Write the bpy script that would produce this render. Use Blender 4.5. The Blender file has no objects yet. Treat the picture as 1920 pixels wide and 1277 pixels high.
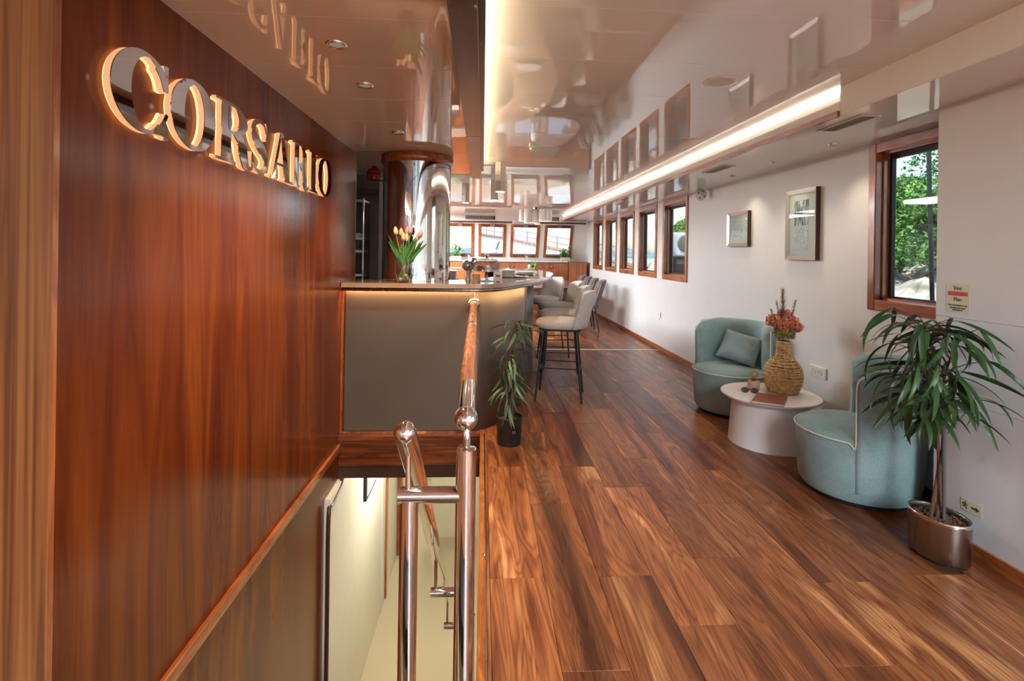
import bpy, bmesh, math, random
from mathutils import Vector, Matrix
from mathutils.geometry import tessellate_polygon
random.seed(7)
SC = bpy.context.scene
COL = SC.collection
PI = math.pi

# ------------------------------------------------------------------ camera, sky, sun, exposure
F_PX, ROLL, YAW, CAM_H = 980.0, 0.015, math.atan(55 / 980), 1.35
cam = bpy.data.cameras.new('camera')
cam.sensor_fit = 'HORIZONTAL'; cam.sensor_width = 36.0
cam.lens = F_PX / 1920 * 36
cam.shift_y = -(638.5 - 474) / 1920
cam.clip_start = 0.02; cam.clip_end = 3000
cam_o = bpy.data.objects.new('camera', cam); COL.objects.link(cam_o)
_R = Vector((math.cos(YAW), -math.sin(YAW), 0)); _F = Vector((math.sin(YAW), math.cos(YAW), 0)); _Z = Vector((0, 0, 1))
_rc = _R * math.cos(ROLL) + _Z * math.sin(ROLL); _uc = _Z * math.cos(ROLL) - _R * math.sin(ROLL)
cam_o.matrix_world = Matrix(((_rc.x, _uc.x, -_F.x, 0), (_rc.y, _uc.y, -_F.y, 0), (_rc.z, _uc.z, -_F.z, CAM_H), (0, 0, 0, 1)))
SC.camera = cam_o

world = bpy.data.worlds.new('sky'); SC.world = world; world.use_nodes = True
_nt = world.node_tree; _nt.nodes.clear()
_sky = _nt.nodes.new('ShaderNodeTexSky'); _sky.sky_type = 'NISHITA'; _sky.sun_disc = False
_sky.sun_elevation = math.radians(55); _sky.sun_rotation = math.radians(-70); _sky.air_density = 1.0; _sky.dust_density = 1.5
_bg = _nt.nodes.new('ShaderNodeBackground'); _bg.inputs['Strength'].default_value = 0.26
_wo = _nt.nodes.new('ShaderNodeOutputWorld')
_nt.links.new(_sky.outputs[0], _bg.inputs['Color']); _nt.links.new(_bg.outputs[0], _wo.inputs['Surface'])

_sun = bpy.data.lights.new('sun', 'SUN'); _sun.energy = 4.5; _sun.angle = 0.01; _sun.color = (1, .95, .86)
sun_o = bpy.data.objects.new('sun', _sun); COL.objects.link(sun_o)
sun_o.rotation_euler = Vector((0.55, 0.25, -1.0)).to_track_quat('-Z', 'Y').to_euler()
sun_o.location = (-20, -10, 40)

SC.view_settings.view_transform = 'Standard'; SC.view_settings.look = 'None'
SC.view_settings.gamma = 1.0; SC.view_settings.use_curve_mapping = False
SC.view_settings.exposure = 0.78
SC.cycles.max_bounces = 6; SC.cycles.diffuse_bounces = 3; SC.cycles.glossy_bounces = 4; SC.cycles.transmission_bounces = 2
SC.cycles.transparent_max_bounces = 16; SC.cycles.caustics_reflective = False; SC.cycles.caustics_refractive = False
SC.cycles.sample_clamp_indirect = 6.0; SC.cycles.adaptive_threshold = 0.05; SC.cycles.use_light_tree = False
REAR_FILL_POWER = 28.0      # strength of the unseen fill panels added behind the camera

# ------------------------------------------------------------------ materials
def nodes_of(name):
    m = bpy.data.materials.new(name); m.use_nodes = True
    nt = m.node_tree
    return m, nt, nt.nodes['Principled BSDF']
def setp(p, **kw):
    for k, v in kw.items():
        key = {'col': 'Base Color', 'rough': 'Roughness', 'metal': 'Metallic', 'spec': 'Specular IOR Level', 'ior': 'IOR',
               'coat': 'Coat Weight', 'coatr': 'Coat Roughness', 'emit': 'Emission Color', 'es': 'Emission Strength',
               'trans': 'Transmission Weight', 'sheen': 'Sheen Weight', 'sss': 'Subsurface Weight', 'alpha': 'Alpha'}[k]
        if k in ('col', 'emit') and len(v) == 3: v = (*v, 1)
        p.inputs[key].default_value = v
def N(nt, t, **kw):
    n = nt.nodes.new(t)
    for k, v in kw.items():
        if k in n.inputs: n.inputs[k].default_value = v
        else: setattr(n, k, v)
    return n
def coords(nt, scale=(1, 1, 1), kind='Object', rand=False):
    tc = N(nt, 'ShaderNodeTexCoord'); mp = N(nt, 'ShaderNodeMapping'); mp.inputs['Scale'].default_value = scale
    out = tc.outputs[kind]
    if rand:
        oi = N(nt, 'ShaderNodeObjectInfo'); mm = N(nt, 'ShaderNodeMath', operation='MULTIPLY'); mm.inputs[1].default_value = 53.0
        nt.links.new(oi.outputs['Random'], mm.inputs[0])
        ad = N(nt, 'ShaderNodeVectorMath', operation='ADD')
        nt.links.new(out, ad.inputs[0]); nt.links.new(mm.outputs[0], ad.inputs[1]); out = ad.outputs[0]
    nt.links.new(out, mp.inputs['Vector'])
    return mp.outputs[0]
def ramp(nt, fac, stops):
    r = N(nt, 'ShaderNodeValToRGB'); e = r.color_ramp.elements
    while len(e) < len(stops): e.new(0.5)
    for i, (p, c) in enumerate(stops):
        e[i].position = p; e[i].color = (*c, 1)
    nt.links.new(fac, r.inputs['Fac'])
    return r.outputs['Color']
def bump(nt, p, height, strength=0.2, dist=0.002):
    b = N(nt, 'ShaderNodeBump'); b.inputs['Strength'].default_value = strength; b.inputs['Distance'].default_value = dist
    nt.links.new(height, b.inputs['Height']); nt.links.new(b.outputs[0], p.inputs['Normal'])
def mat(name, col, rough=.5, noise=0.06, nscale=40, bmp=0.0, **kw):
    """plain surface with a fine procedural mottle"""
    m, nt, p = nodes_of(name); setp(p, col=col, rough=rough, **kw)
    if noise:
        v = coords(nt); n = N(nt, 'ShaderNodeTexNoise', Scale=nscale, Detail=4.0); nt.links.new(v, n.inputs['Vector'])
        c = ramp(nt, n.outputs['Fac'], [(0.3, tuple(x * (1 - noise) for x in col)), (0.7, tuple(min(1, x * (1 + noise)) for x in col))])
        nt.links.new(c, p.inputs['Base Color'])
        if bmp: bump(nt, p, n.outputs['Fac'], bmp)
    return m
def emit(name, col, s):
    m, nt, p = nodes_of(name); setp(p, col=(.8, .8, .8), emit=col, es=s, rough=.6); return m
def wood(name, stops, stretch, rough=.35, coat=0.0, coatr=.1, rings=9.0, rand=True, fine=90, dist=1.6):
    """grain running along the axis with the small stretch value"""
    m, nt, p = nodes_of(name)
    v = coords(nt, stretch, rand=rand)
    n1 = N(nt, 'ShaderNodeTexNoise', Scale=1.0, Detail=3.0, Distortion=dist); nt.links.new(v, n1.inputs['Vector'])
    mu = N(nt, 'ShaderNodeMath', operation='MULTIPLY'); mu.inputs[1].default_value = rings; nt.links.new(n1.outputs['Fac'], mu.inputs[0])
    pp = N(nt, 'ShaderNodeMath', operation='PINGPONG'); pp.inputs[1].default_value = 1.0; nt.links.new(mu.outputs[0], pp.inputs[0])
    v2 = coords(nt, tuple(s * fine / 8 if s > 1 else s * 6 for s in stretch), rand=rand)
    n2 = N(nt, 'ShaderNodeTexNoise', Scale=1.0, Detail=5.0, Roughness=.7); nt.links.new(v2, n2.inputs['Vector'])
    mx = N(nt, 'ShaderNodeMix'); mx.data_type = 'FLOAT'; mx.inputs[0].default_value = .42
    nt.links.new(pp.outputs[0], mx.inputs[2]); nt.links.new(n2.outputs['Fac'], mx.inputs[3])
    n3 = N(nt, 'ShaderNodeTexNoise', Scale=.45, Detail=1.0); nt.links.new(v, n3.inputs['Vector'])
    mx2 = N(nt, 'ShaderNodeMix'); mx2.data_type = 'FLOAT'; mx2.inputs[0].default_value = .45
    nt.links.new(mx.outputs[0], mx2.inputs[2]); nt.links.new(n3.outputs['Fac'], mx2.inputs[3])
    c = ramp(nt, mx2.outputs[0], stops); nt.links.new(c, p.inputs['Base Color'])
    setp(p, rough=rough, coat=coat, coatr=coatr)
    return m

M = {}
M['wall'] = mat('white_wall', (.82, .825, .815), .38, .012, 6)
M['wall_near'] = mat('grey_white_wall', (.76, .78, .79), .45, .012, 6)
M['mahogany'] = wood('mahogany_panel', [(.25, (.070, .009, .0016)), (.45, (.125, .021, .0034)), (.6, (.172, .034, .005)), (.78, (.235, .057, .0085))], (6, 6, .5), rough=.22, coat=.0, coatr=.16, rings=3, rand=False)
M['mahogany'].node_tree.nodes['Principled BSDF'].inputs['Specular IOR Level'].default_value = .32
M['jamb'] = wood('jamb_wood', [(.3, (.14, .042, .012)), (.5, (.27, .095, .030)), (.7, (.38, .155, .052))], (26, 26, .5), rough=.42, rings=6, rand=False, dist=.4)
M['teak'] = wood('teak_frame', [(.3, (.25, .062, .016)), (.5, (.42, .125, .035)), (.7, (.52, .19, .06))], (12, 12, 1.2), rough=.25, coat=.5, rings=4)
M['teak_h'] = wood('teak_frame_lying', [(.3, (.25, .062, .016)), (.5, (.42, .125, .035)), (.7, (.52, .19, .06))], (12, 1.2, 12), rough=.25, coat=.5, rings=4)
M['teak_x'] = wood('mahogany_fascia', [(.3, (.07, .014, .004)), (.5, (.17, .038, .010)), (.7, (.26, .07, .018))], (.8, 14, 14), rough=.25, coat=.5, rings=5)
M['cabinet'] = wood('cabinet_wood', [(.3, (.20, .05, .013)), (.5, (.36, .095, .026)), (.7, (.46, .15, .04))], (16, 16, 1.0), rough=.3, coat=.4, rings=4)
M['dark_trim'] = mat('dark_trim', (.055, .022, .012), .35, .1, 60)
M['beam'] = mat('brown_beam', (.05, .027, .019), .30, .03, 10, coat=.15)

def floor_material():
    m, nt, p = nodes_of('walnut_planks')
    oi = N(nt, 'ShaderNodeObjectInfo')
    v = coords(nt, (6.0, .72, 1), rand=True)
    big = N(nt, 'ShaderNodeTexNoise', Scale=1.0, Detail=2.0, Distortion=1.1); nt.links.new(v, big.inputs['Vector'])
    v2 = coords(nt, (6.5, .5, 1), rand=True)
    rg = N(nt, 'ShaderNodeTexNoise', Scale=1.0, Detail=1.5, Distortion=2.2); nt.links.new(v2, rg.inputs['Vector'])
    mu = N(nt, 'ShaderNodeMath', operation='MULTIPLY'); mu.inputs[1].default_value = 24.0; nt.links.new(rg.outputs['Fac'], mu.inputs[0])
    pp = N(nt, 'ShaderNodeMath', operation='PINGPONG'); pp.inputs[1].default_value = 1.0; nt.links.new(mu.outputs[0], pp.inputs[0])
    v3 = coords(nt, (120, 5, 1), rand=True)
    fine = N(nt, 'ShaderNodeTexNoise', Scale=1.0, Detail=4.0, Roughness=.7); nt.links.new(v3, fine.inputs['Vector'])
    base = ramp(nt, big.outputs['Fac'], [(.30, (.095, .026, .009)), (.42, (.20, .062, .021)), (.51, (.33, .118, .042)), (.58, (.26, .086, .030)), (.66, (.54, .245, .098))])
    gr = ramp(nt, pp.outputs[0], [(.0, (.55, .48, .44)), (.35, (.84, .81, .79)), (.7, (1.04, 1.04, 1.04)), (1, (1.08, 1.08, 1.08))])
    m1 = N(nt, 'ShaderNodeMix'); m1.data_type = 'RGBA'; m1.blend_type = 'MULTIPLY'; m1.inputs[0].default_value = .9
    nt.links.new(base, m1.inputs[6]); nt.links.new(gr, m1.inputs[7])
    fr = ramp(nt, fine.outputs['Fac'], [(.32, (.60, .56, .54)), (.55, (1, 1, 1)), (.75, (1.18, 1.16, 1.12))])
    m2 = N(nt, 'ShaderNodeMix'); m2.data_type = 'RGBA'; m2.blend_type = 'MULTIPLY'; m2.inputs[0].default_value = .8
    nt.links.new(m1.outputs[2], m2.inputs[6]); nt.links.new(fr, m2.inputs[7])
    hs = N(nt, 'ShaderNodeHueSaturation'); hs.inputs['Saturation'].default_value = 1.0
    mr = N(nt, 'ShaderNodeMapRange'); mr.inputs[3].default_value = .80; mr.inputs[4].default_value = 1.22
    nt.links.new(oi.outputs['Random'], mr.inputs[0]); nt.links.new(mr.outputs[0], hs.inputs['Value'])
    nt.links.new(m2.outputs[2], hs.inputs['Color']); nt.links.new(hs.outputs[0], p.inputs['Base Color'])
    setp(p, rough=.33, spec=.38)
    bump(nt, p, fine.outputs['Fac'], .12, .001)
    return m
M['floor'] = floor_material()

def ceiling_material(name, col, ior=1.75):
    m, nt, p = nodes_of(name); setp(p, col=col, rough=.012, ior=ior, spec=.5)
    v = coords(nt, (1, 1, 1), 'Object')
    n = N(nt, 'ShaderNodeTexNoise', Scale=5.0, Detail=1.0); nt.links.new(v, n.inputs['Vector'])
    bump(nt, p, n.outputs['Fac'], .04, .003)
    return m
M['ceil'] = ceiling_material('gloss_ceiling', (.78, .795, .785))
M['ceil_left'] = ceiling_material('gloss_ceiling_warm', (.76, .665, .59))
M['soffit'] = ceiling_material('gloss_soffit', (.80, .81, .79), 1.55)
M['fascia'] = mat('white_fascia', (.86, .85, .83), .35, .01, 8)
M['seam'] = mat('seam_strip', (.88, .86, .83), .5, 0)
def chrome_mat(name, col, rough):
    m, nt, p = nodes_of(name); setp(p, col=col, metal=1.0, rough=rough)
    v = coords(nt, (30, 30, 1.5)); n = N(nt, 'ShaderNodeTexNoise', Scale=1.0, Detail=2.0); nt.links.new(v, n.inputs['Vector'])
    r = N(nt, 'ShaderNodeMapRange'); r.inputs[3].default_value = rough * .7; r.inputs[4].default_value = rough * 1.4
    nt.links.new(n.outputs['Fac'], r.inputs[0]); nt.links.new(r.outputs[0], p.inputs['Roughness'])
    return m
M['chrome'] = chrome_mat('polished_steel', (.82, .79, .78), .05)
M['column'] = chrome_mat('mirror_steel', (.80, .78, .76), .045)
M['brushed'] = chrome_mat('brushed_steel', (.36, .33, .30), .28)
M['mirror'] = chrome_mat('letter_mirror', (.62, .57, .54), .03)
M['rail_wood'] = wood('handrail_wood', [(.3, (.24, .065, .014)), (.5, (.42, .14, .034)), (.7, (.54, .22, .06))], (22, 2, 22), rough=.26, coat=.0, rings=4)
M['rail_wood'].node_tree.nodes['Principled BSDF'].inputs['Specular IOR Level'].default_value = .2
M['bar_panel'] = mat('taupe_leather', (.105, .077, .058), .45, .05, 160, .05)
M['counter'] = mat('brown_quartz', (.42, .255, .16), .08, .10, 300, coat=.6, coatr=.03)
M['teal'] = None
def fabric(name, c1, c2, scale=420, bmp=.35, rough=.9):
    m, nt, p = nodes_of(name); v = coords(nt)
    n = N(nt, 'ShaderNodeTexNoise', Scale=float(scale), Detail=2.0, Roughness=.7); nt.links.new(v, n.inputs['Vector'])
    w = N(nt, 'ShaderNodeTexNoise', Scale=7.0, Detail=2.0); nt.links.new(v, w.inputs['Vector'])
    mx = N(nt, 'ShaderNodeMix'); mx.data_type = 'FLOAT'; mx.inputs[0].default_value = .3
    nt.links.new(n.outputs['Fac'], mx.inputs[2]); nt.links.new(w.outputs['Fac'], mx.inputs[3])
    c = ramp(nt, mx.outputs[0], [(.38, c1), (.62, c2)]); nt.links.new(c, p.inputs['Base Color'])
    setp(p, rough=rough, sheen=.25, spec=.2)
    bump(nt, p, n.outputs['Fac'], bmp, .001)
    return m
M['teal'] = fabric('teal_tweed', (.175, .29, .295), (.35, .475, .47), 260)
M['cushion'] = fabric('blue_grey_cotton', (.23, .325, .36), (.30, .40, .435), 600, .15)
M['piping'] = mat('cream_piping', (.78, .76, .70), .7, .03)
M['velvet'] = fabric('grey_velvet', (.55, .495, .455), (.70, .645, .60), 60, .1, .75)
M['velvet_dark'] = fabric('taupe_velvet', (.085, .062, .052), (.19, .148, .128), 40, .1, .7)
M['black_metal'] = mat('black_metal', (.012, .011, .011), .35, .0)
M['white_table'] = mat('white_lacquer', (.90, .875, .865), .35, .01, 20)
M['white'] = mat('white_plastic', (.80, .78, .75), .4, .01, 20)
M['dark_leg'] = mat('dark_leg', (.05, .022, .012), .35, .1, 50)
M['pot_black'] = mat('black_pot', (.018, .014, .012), .45, .05, 40)
M['soil'] = mat('clay_pebbles', (.13, .065, .035), .9, .35, 60, .4)
M['trunk'] = mat('plant_bark', (.115, .05, .028), .8, .4, 70, .5)
M['stake'] = mat('grey_stake', (.09, .085, .085), .6, .1, 60)
M['black'] = mat('matt_black', (.01, .009, .009), .6, 0)
M['book'] = mat('leather_book', (.27, .072, .040), .45, .08, 200, .1)
M['paper'] = mat('page_edges', (.72, .64, .50), .8, .06, 300)
M['pink'] = mat('pink_ceramic', (.62, .36, .28), .6, .03, 60)
M['lens'] = mat('dark_lens', (.012, .008, .006), .08, 0)
M['silver'] = mat('silver_moulding', (.50, .47, .42), .3, .06, 30, metal=.75)
M['mat_board'] = mat('mat_board', (.80, .79, .76), .8, .01, 100)
M['red'] = mat('red_enamel', (.42, .012, .01), .25, .03, 40)
M['brown_panel'] = mat('brown_laminate', (.16, .095, .06), .45, .04, 30)
M['grey_white'] = mat('warm_white', (.74, .70, .64), .5, .01, 20)
M['cream_wall'] = mat('cream_wall', (.78, .74, .62), .5, .02, 10)
M['carpet'] = mat('beige_carpet', (.52, .46, .33), .95, .08, 200, .3)
M['grille'] = mat('grille_grey', (.30, .29, .28), .5, .05, 60)
M['grille_dark'] = mat('grille_shadow_slot', (.03, .03, .03), .7, 0)
M['shade'] = mat('pendant_shade', (.66, .57, .47), .5, .03, 60)
M['sign_yellow'] = mat('photoluminescent_yellow', (.72, .70, .50), .5, .01, 40)
M['sign_red'] = mat('sign_red', (.62, .03, .03), .5, 0)
M['sign_green'] = mat('sign_green', (.0, .12, .055), .5, 0)
M['print_black'] = mat('print_black', (.02, .02, .02), .6, 0)
M['gold_print'] = mat('gold_print', (.30, .11, .05), .35, 0, metal=.5)
M['porcelain'] = mat('porcelain', (.90, .89, .87), .15, .01, 30)
M['led_warm'] = emit('led_warm', (1.0, .84, .66), 7.0)
M['led_amber'] = emit('led_amber', (1.0, .74, .46), 22.0)
M['letter_side'] = emit('letter_glow', (1.0, .50, .23), .50); M['letter_side'].node_tree.nodes['Principled BSDF'].inputs['Base Color'].default_value = (.22, .10, .05, 1)
M['letter_back'] = emit('letter_backlight', (1.0, .44, .13), 1.3)
M['bar_led'] = emit('bar_led', (1.0, .62, .28), 75.0)
M['bar_led_curve'] = emit('bar_led_curve', (1.0, .62, .28), 22.0)
M['downlight_lens'] = emit('downlight_lens', (1.0, .82, .62), .12); M['downlight_lens'].node_tree.nodes['Principled BSDF'].inputs['Base Color'].default_value = (.1, .09, .08, 1)
M['lamp_on'] = emit('lamp_diffuser', (1.0, .93, .84), 9.0)
M['pendant_glow'] = emit('pendant_diffuser', (1.0, .86, .66), 5.0)
M['galley_fill'] = emit('galley_fill_panel', (.88, .95, 1.0), 39.0)  # glow of hidden panels added to brighten the far end
M['rear_fill'] = emit('added_fill_panel', (.80, .92, 1.0), REAR_FILL_POWER)  # glow of panels added behind the camera as fill

def glass(name, tint=(1, 1, 1), rough=0.0, ior=1.5, frost=0.0):
    m = bpy.data.materials.new(name); m.use_nodes = True; nt = m.node_tree; nt.nodes.clear()
    t = N(nt, 'ShaderNodeBsdfTransparent'); t.inputs[0].default_value = (*tint, 1)
    g = N(nt, 'ShaderNodeBsdfGlossy'); g.inputs['Roughness'].default_value = rough
    ge = N(nt, 'ShaderNodeNewGeometry'); k1 = N(nt, 'ShaderNodeMath', operation='MULTIPLY_ADD'); k1.inputs[1].default_value = -2.0; k1.inputs[2].default_value = 1.0
    k2 = N(nt, 'ShaderNodeMath', operation='POWER'); k2.inputs[0].default_value = ior; nt.links.new(ge.outputs['Backfacing'], k1.inputs[0]); nt.links.new(k1.outputs[0], k2.inputs[1])
    fr = N(nt, 'ShaderNodeFresnel'); nt.links.new(k2.outputs[0], fr.inputs['IOR']); mx = N(nt, 'ShaderNodeMixShader'); o = N(nt, 'ShaderNodeOutputMaterial')
    nt.links.new(fr.outputs[0], mx.inputs[0]); nt.links.new(t.outputs[0], mx.inputs[1]); nt.links.new(g.outputs[0], mx.inputs[2])
    nt.links.new(mx.outputs[0], o.inputs['Surface'])
    return m
M['glass'] = glass('window_glass', (.90, .95, .95), ior=1.17)
M['clear'] = glass('clear_glass', (.95, .96, .95), ior=1.45)
M['crystal'] = glass('crystal_glass', (.66, .67, .68), ior=2.1)
M['water'] = glass('vase_water', (.80, .84, .72), ior=1.33)
M['amber_glass'] = glass('amber_glass', (.97, .88, .70), ior=1.7)

def leaf_mat(name, c1, c2, rough=.4):
    m, nt, p = nodes_of(name); oi = N(nt, 'ShaderNodeObjectInfo')
    c = ramp(nt, oi.outputs['Random'], [(.0, c1), (1.0, c2)]); nt.links.new(c, p.inputs['Base Color']); setp(p, rough=rough)
    v = coords(nt, (1, 30, 1)); n = N(nt, 'ShaderNodeTexNoise', Scale=8.0); nt.links.new(v, n.inputs['Vector']); bump(nt, p, n.outputs['Fac'], .15)
    return m
M['leaf'] = leaf_mat('ficus_leaf', (.013, .045, .012), (.04, .10, .026))
M['leaf_pale'] = leaf_mat('ficus_leaf_greyish', (.04, .085, .032), (.12, .175, .085), .45)
M['tulip_leaf'] = leaf_mat('tulip_leaf', (.03, .14, .015), (.08, .26, .035))
M['stem_green'] = mat('green_stem', (.17, .27, .06), .5, .1, 60)
M['tulip_y'] = mat('tulip_cream', (.70, .55, .26), .5, .15, 40)
M['tulip_p'] = mat('tulip_pink', (.62, .33, .34), .5, .2, 40)
M['tulip_o'] = mat('tulip_peach', (.72, .45, .22), .5, .2, 40)
M['rattan'] = mat('rattan', (.60, .37, .155), .65, .35, 45, .3)
M['rattan_dark'] = mat('rattan_core', (.17, .085, .03), .8, .2, 40)
M['coral'] = mat('coral_dried_flower', (.68, .235, .125), .85, .35, 70)
M['olive_flower'] = mat('olive_dried_flower', (.33, .27, .07), .85, .3, 70)
M['feather'] = mat('feather_grass', (.36, .20, .145), .9, .2, 70)
M['herb'] = leaf_mat('herb_leaf', (.04, .15, .03), (.12, .28, .06))
M['basket'] = mat('woven_planter', (.55, .46, .38), .8, .15, 80)

# ------------------------------------------------------------------ mesh helpers
class MB:
    def __init__(s): s.v = []; s.f = []; s.sm = []
    def add(s, verts, faces, smooth=False):
        o = len(s.v); s.v += [tuple(v) for v in verts]; s.f += [tuple(i + o for i in f) for f in faces]; s.sm += [smooth] * len(faces); return s
    def box(s, x0, x1, y0, y1, z0, z1):
        v = [(x0, y0, z0), (x1, y0, z0), (x1, y1, z0), (x0, y1, z0), (x0, y0, z1), (x1, y0, z1), (x1, y1, z1), (x0, y1, z1)]
        return s.add(v, [(0, 3, 2, 1), (4, 5, 6, 7), (0, 1, 5, 4), (1, 2, 6, 5), (2, 3, 7, 6), (3, 0, 4, 7)])
    def tube(s, pts, r, seg=12, caps=True, flat=1.0):
        pts = [Vector(p) for p in pts]; n = len(pts); rs = r if isinstance(r, (list, tuple)) else [r] * n
        vs = []; fs = []; up = None
        for i, p in enumerate(pts):
            d = (pts[min(i + 1, n - 1)] - pts[max(i - 1, 0)]).normalized()
            if up is None:
                up = Vector((0, 0, 1)) if abs(d.z) < .9 else Vector((1, 0, 0))
            a = d.cross(up); a = a.normalized() if a.length > 1e-6 else Vector((1, 0, 0)); b = a.cross(d).normalized(); up = b
            for k in range(seg):
                t = 2 * PI * k / seg; vs.append(p + a * (rs[i] * math.cos(t)) + b * (rs[i] * flat * math.sin(t)))
        for i in range(n - 1):
            for k in range(seg):
                fs.append((i * seg + k, i * seg + (k + 1) % seg, (i + 1) * seg + (k + 1) % seg, (i + 1) * seg + k))
        s.add(vs, fs, True)
        if caps: s.cap(vs[:seg][::-1]); s.cap(vs[-seg:])
        return s
    def cap(s, ring): return s.add(ring, [tuple(range(len(ring)))])
    def lathe(s, prof, c=(0, 0, 0), seg=32, smooth=True, sx=1.0, sy=1.0, rot=0.0, capb=True, capt=True):
        vs = []; fs = []; n = len(prof); cr, sr = math.cos(rot), math.sin(rot)
        for (r, z) in prof:
            for k in range(seg):
                t = 2 * PI * k / seg; x, y = r * sx * math.cos(t), r * sy * math.sin(t)
                vs.append((c[0] + x * cr - y * sr, c[1] + x * sr + y * cr, c[2] + z))
        for i in range(n - 1):
            for k in range(seg):
                fs.append((i * seg + k, i * seg + (k + 1) % seg, (i + 1) * seg + (k + 1) % seg, (i + 1) * seg + k))
        s.add(vs, fs, smooth)
        if capb and prof[0][0] > .002: s.cap(vs[:seg][::-1])
        if capt and prof[-1][0] > .002: s.cap(vs[-seg:])
        return s
    def sphere(s, c, r, seg=20, rings=12, sz=1.0):
        prof = [(max(1e-4, r * math.sin(PI * i / rings)), -r * sz * math.cos(PI * i / rings)) for i in range(rings + 1)]
        return s.lathe(prof, c, seg)
    def prism(s, poly, z0, z1):
        """poly list of (x, y), convex or not, extruded in z"""
        n = len(poly); vs = [(x, y, z0) for x, y in poly] + [(x, y, z1) for x, y in poly]
        fs = [(i, (i + 1) % n, n + (i + 1) % n, n + i) for i in range(n)]
        tr = tessellate_polygon([[Vector((x, y, 0)) for x, y in poly]])
        s.add(vs, fs); o = len(s.v) - len(vs)
        for t in tr:
            s.f.append(tuple(o + i for i in t)); s.sm.append(False); s.f.append(tuple(o + n + i for i in t[::-1])); s.sm.append(False)
        return s
    def xf(s, m):
        s.v = [tuple(m @ Vector(v)) for v in s.v]; return s
    def mesh(s, name, mt):
        me = bpy.data.meshes.new(name); me.from_pydata(s.v, [], s.f); me.validate()
        bm = bmesh.new(); bm.from_mesh(me); bmesh.ops.recalc_face_normals(bm, faces=bm.faces); bm.to_mesh(me); bm.free()
        if len(me.polygons) == len(s.sm): me.polygons.foreach_set('use_smooth', s.sm)
        if mt is not None: me.materials.append(M[mt] if isinstance(mt, str) else mt)
        return me
    def build(s, name, mt, parent=None, world=True, bevel=0.0, sharp=None):
        o = bpy.data.objects.new(name, s.mesh(name, mt)); COL.objects.link(o)
        if bevel:
            b = o.modifiers.new('bevel', 'BEVEL'); b.width = bevel; b.segments = 2; b.limit_method = 'ANGLE'; b.angle_limit = math.radians(50)
        if parent is not None: adopt(o, parent, world)
        return o
def adopt(o, parent, world=True):
    o.parent = parent
    if world: o.matrix_parent_inverse = base_matrix(parent).inverted()
def base_matrix(o):
    m = o.matrix_basis.copy(); p = o
    while p.parent is not None:
        m = p.parent.matrix_basis @ p.matrix_parent_inverse @ m
        p = p.parent
    return m
def tag(o, label, cat, group=None, kind=None):
    o['label'] = label; o['category'] = cat
    if group: o['group'] = group
    if kind: o['kind'] = kind
    return o
def thing(name, label, cat, loc=(0, 0, 0), rotz=0.0, group=None):
    o = bpy.data.objects.new(name, None); o.empty_display_size = .1; COL.objects.link(o)
    o.location = loc; o.rotation_euler = (0, 0, rotz)
    o.matrix_basis = Matrix.Translation(Vector(loc)) @ Matrix.Rotation(rotz, 4, 'Z')
    return tag(o, label, cat, group)
def struct(o, label=None):
    o['kind'] = 'structure'
    if label: o['label'] = label
    return o
def copy_tree(o, parent=None):
    c = o.copy(); COL.objects.link(c)
    if parent is not None: c.parent = parent
    for ch in list(o.children): copy_tree(ch, c)
    return c
def B(name, mt, x0, x1, y0, y1, z0, z1, parent=None, bevel=0.0, world=True):
    return MB().box(min(x0, x1), max(x0, x1), min(y0, y1), max(y0, y1), min(z0, z1), max(z0, z1)).build(name, mt, parent, world, bevel)
def empty_struct(name, label, loc=(0, 0, 0)):
    o = bpy.data.objects.new(name, None); COL.objects.link(o); o.location = loc; o.matrix_basis = Matrix.Translation(Vector(loc))
    return struct(o, label)
def crv(pts, n=8):
    """Catmull-Rom through points"""
    P = [Vector(p) for p in pts]; out = []
    for i in range(len(P) - 1):
        p0, p1, p2, p3 = P[max(i - 1, 0)], P[i], P[i + 1], P[min(i + 2, len(P) - 1)]
        for k in range(n):
            t = k / n
            out.append(.5 * ((2 * p1) + (p2 - p0) * t + (2 * p0 - 5 * p1 + 4 * p2 - p3) * t * t + (3 * p1 - p0 - 3 * p2 + p3) * t ** 3))
    out.append(P[-1]); return out
def text_mesh(body, size, mt, m4, parent, name='lettering', align='CENTER', extrude=.0004):
    cu = bpy.data.curves.new('t', 'FONT'); cu.body = body; cu.size = size; cu.align_x = align; cu.extrude = extrude; cu.resolution_u = 3
    to = bpy.data.objects.new('t', cu); COL.objects.link(to)
    dg = bpy.context.evaluated_depsgraph_get(); me = bpy.data.meshes.new_from_object(to.evaluated_get(dg))
    bpy.data.objects.remove(to); bpy.data.curves.remove(cu)
    me.transform(m4); me.materials.clear(); me.materials.append(M[mt]); me.name = name
    o = bpy.data.objects.new(name, me); COL.objects.link(o); adopt(o, parent); return o

# ================================================================== THE SETTING
XR, XN, XL, XLF = 2.53, 2.25, -1.04, -2.6     # right wall, near pilaster, wood wall, far left wall
YB, YF = -5.0, 13.0                             # aft wall, front
ZC, ZL, ZS = 2.25, 2.14, 2.10                  # main ceiling, left ceiling, soffit

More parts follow.
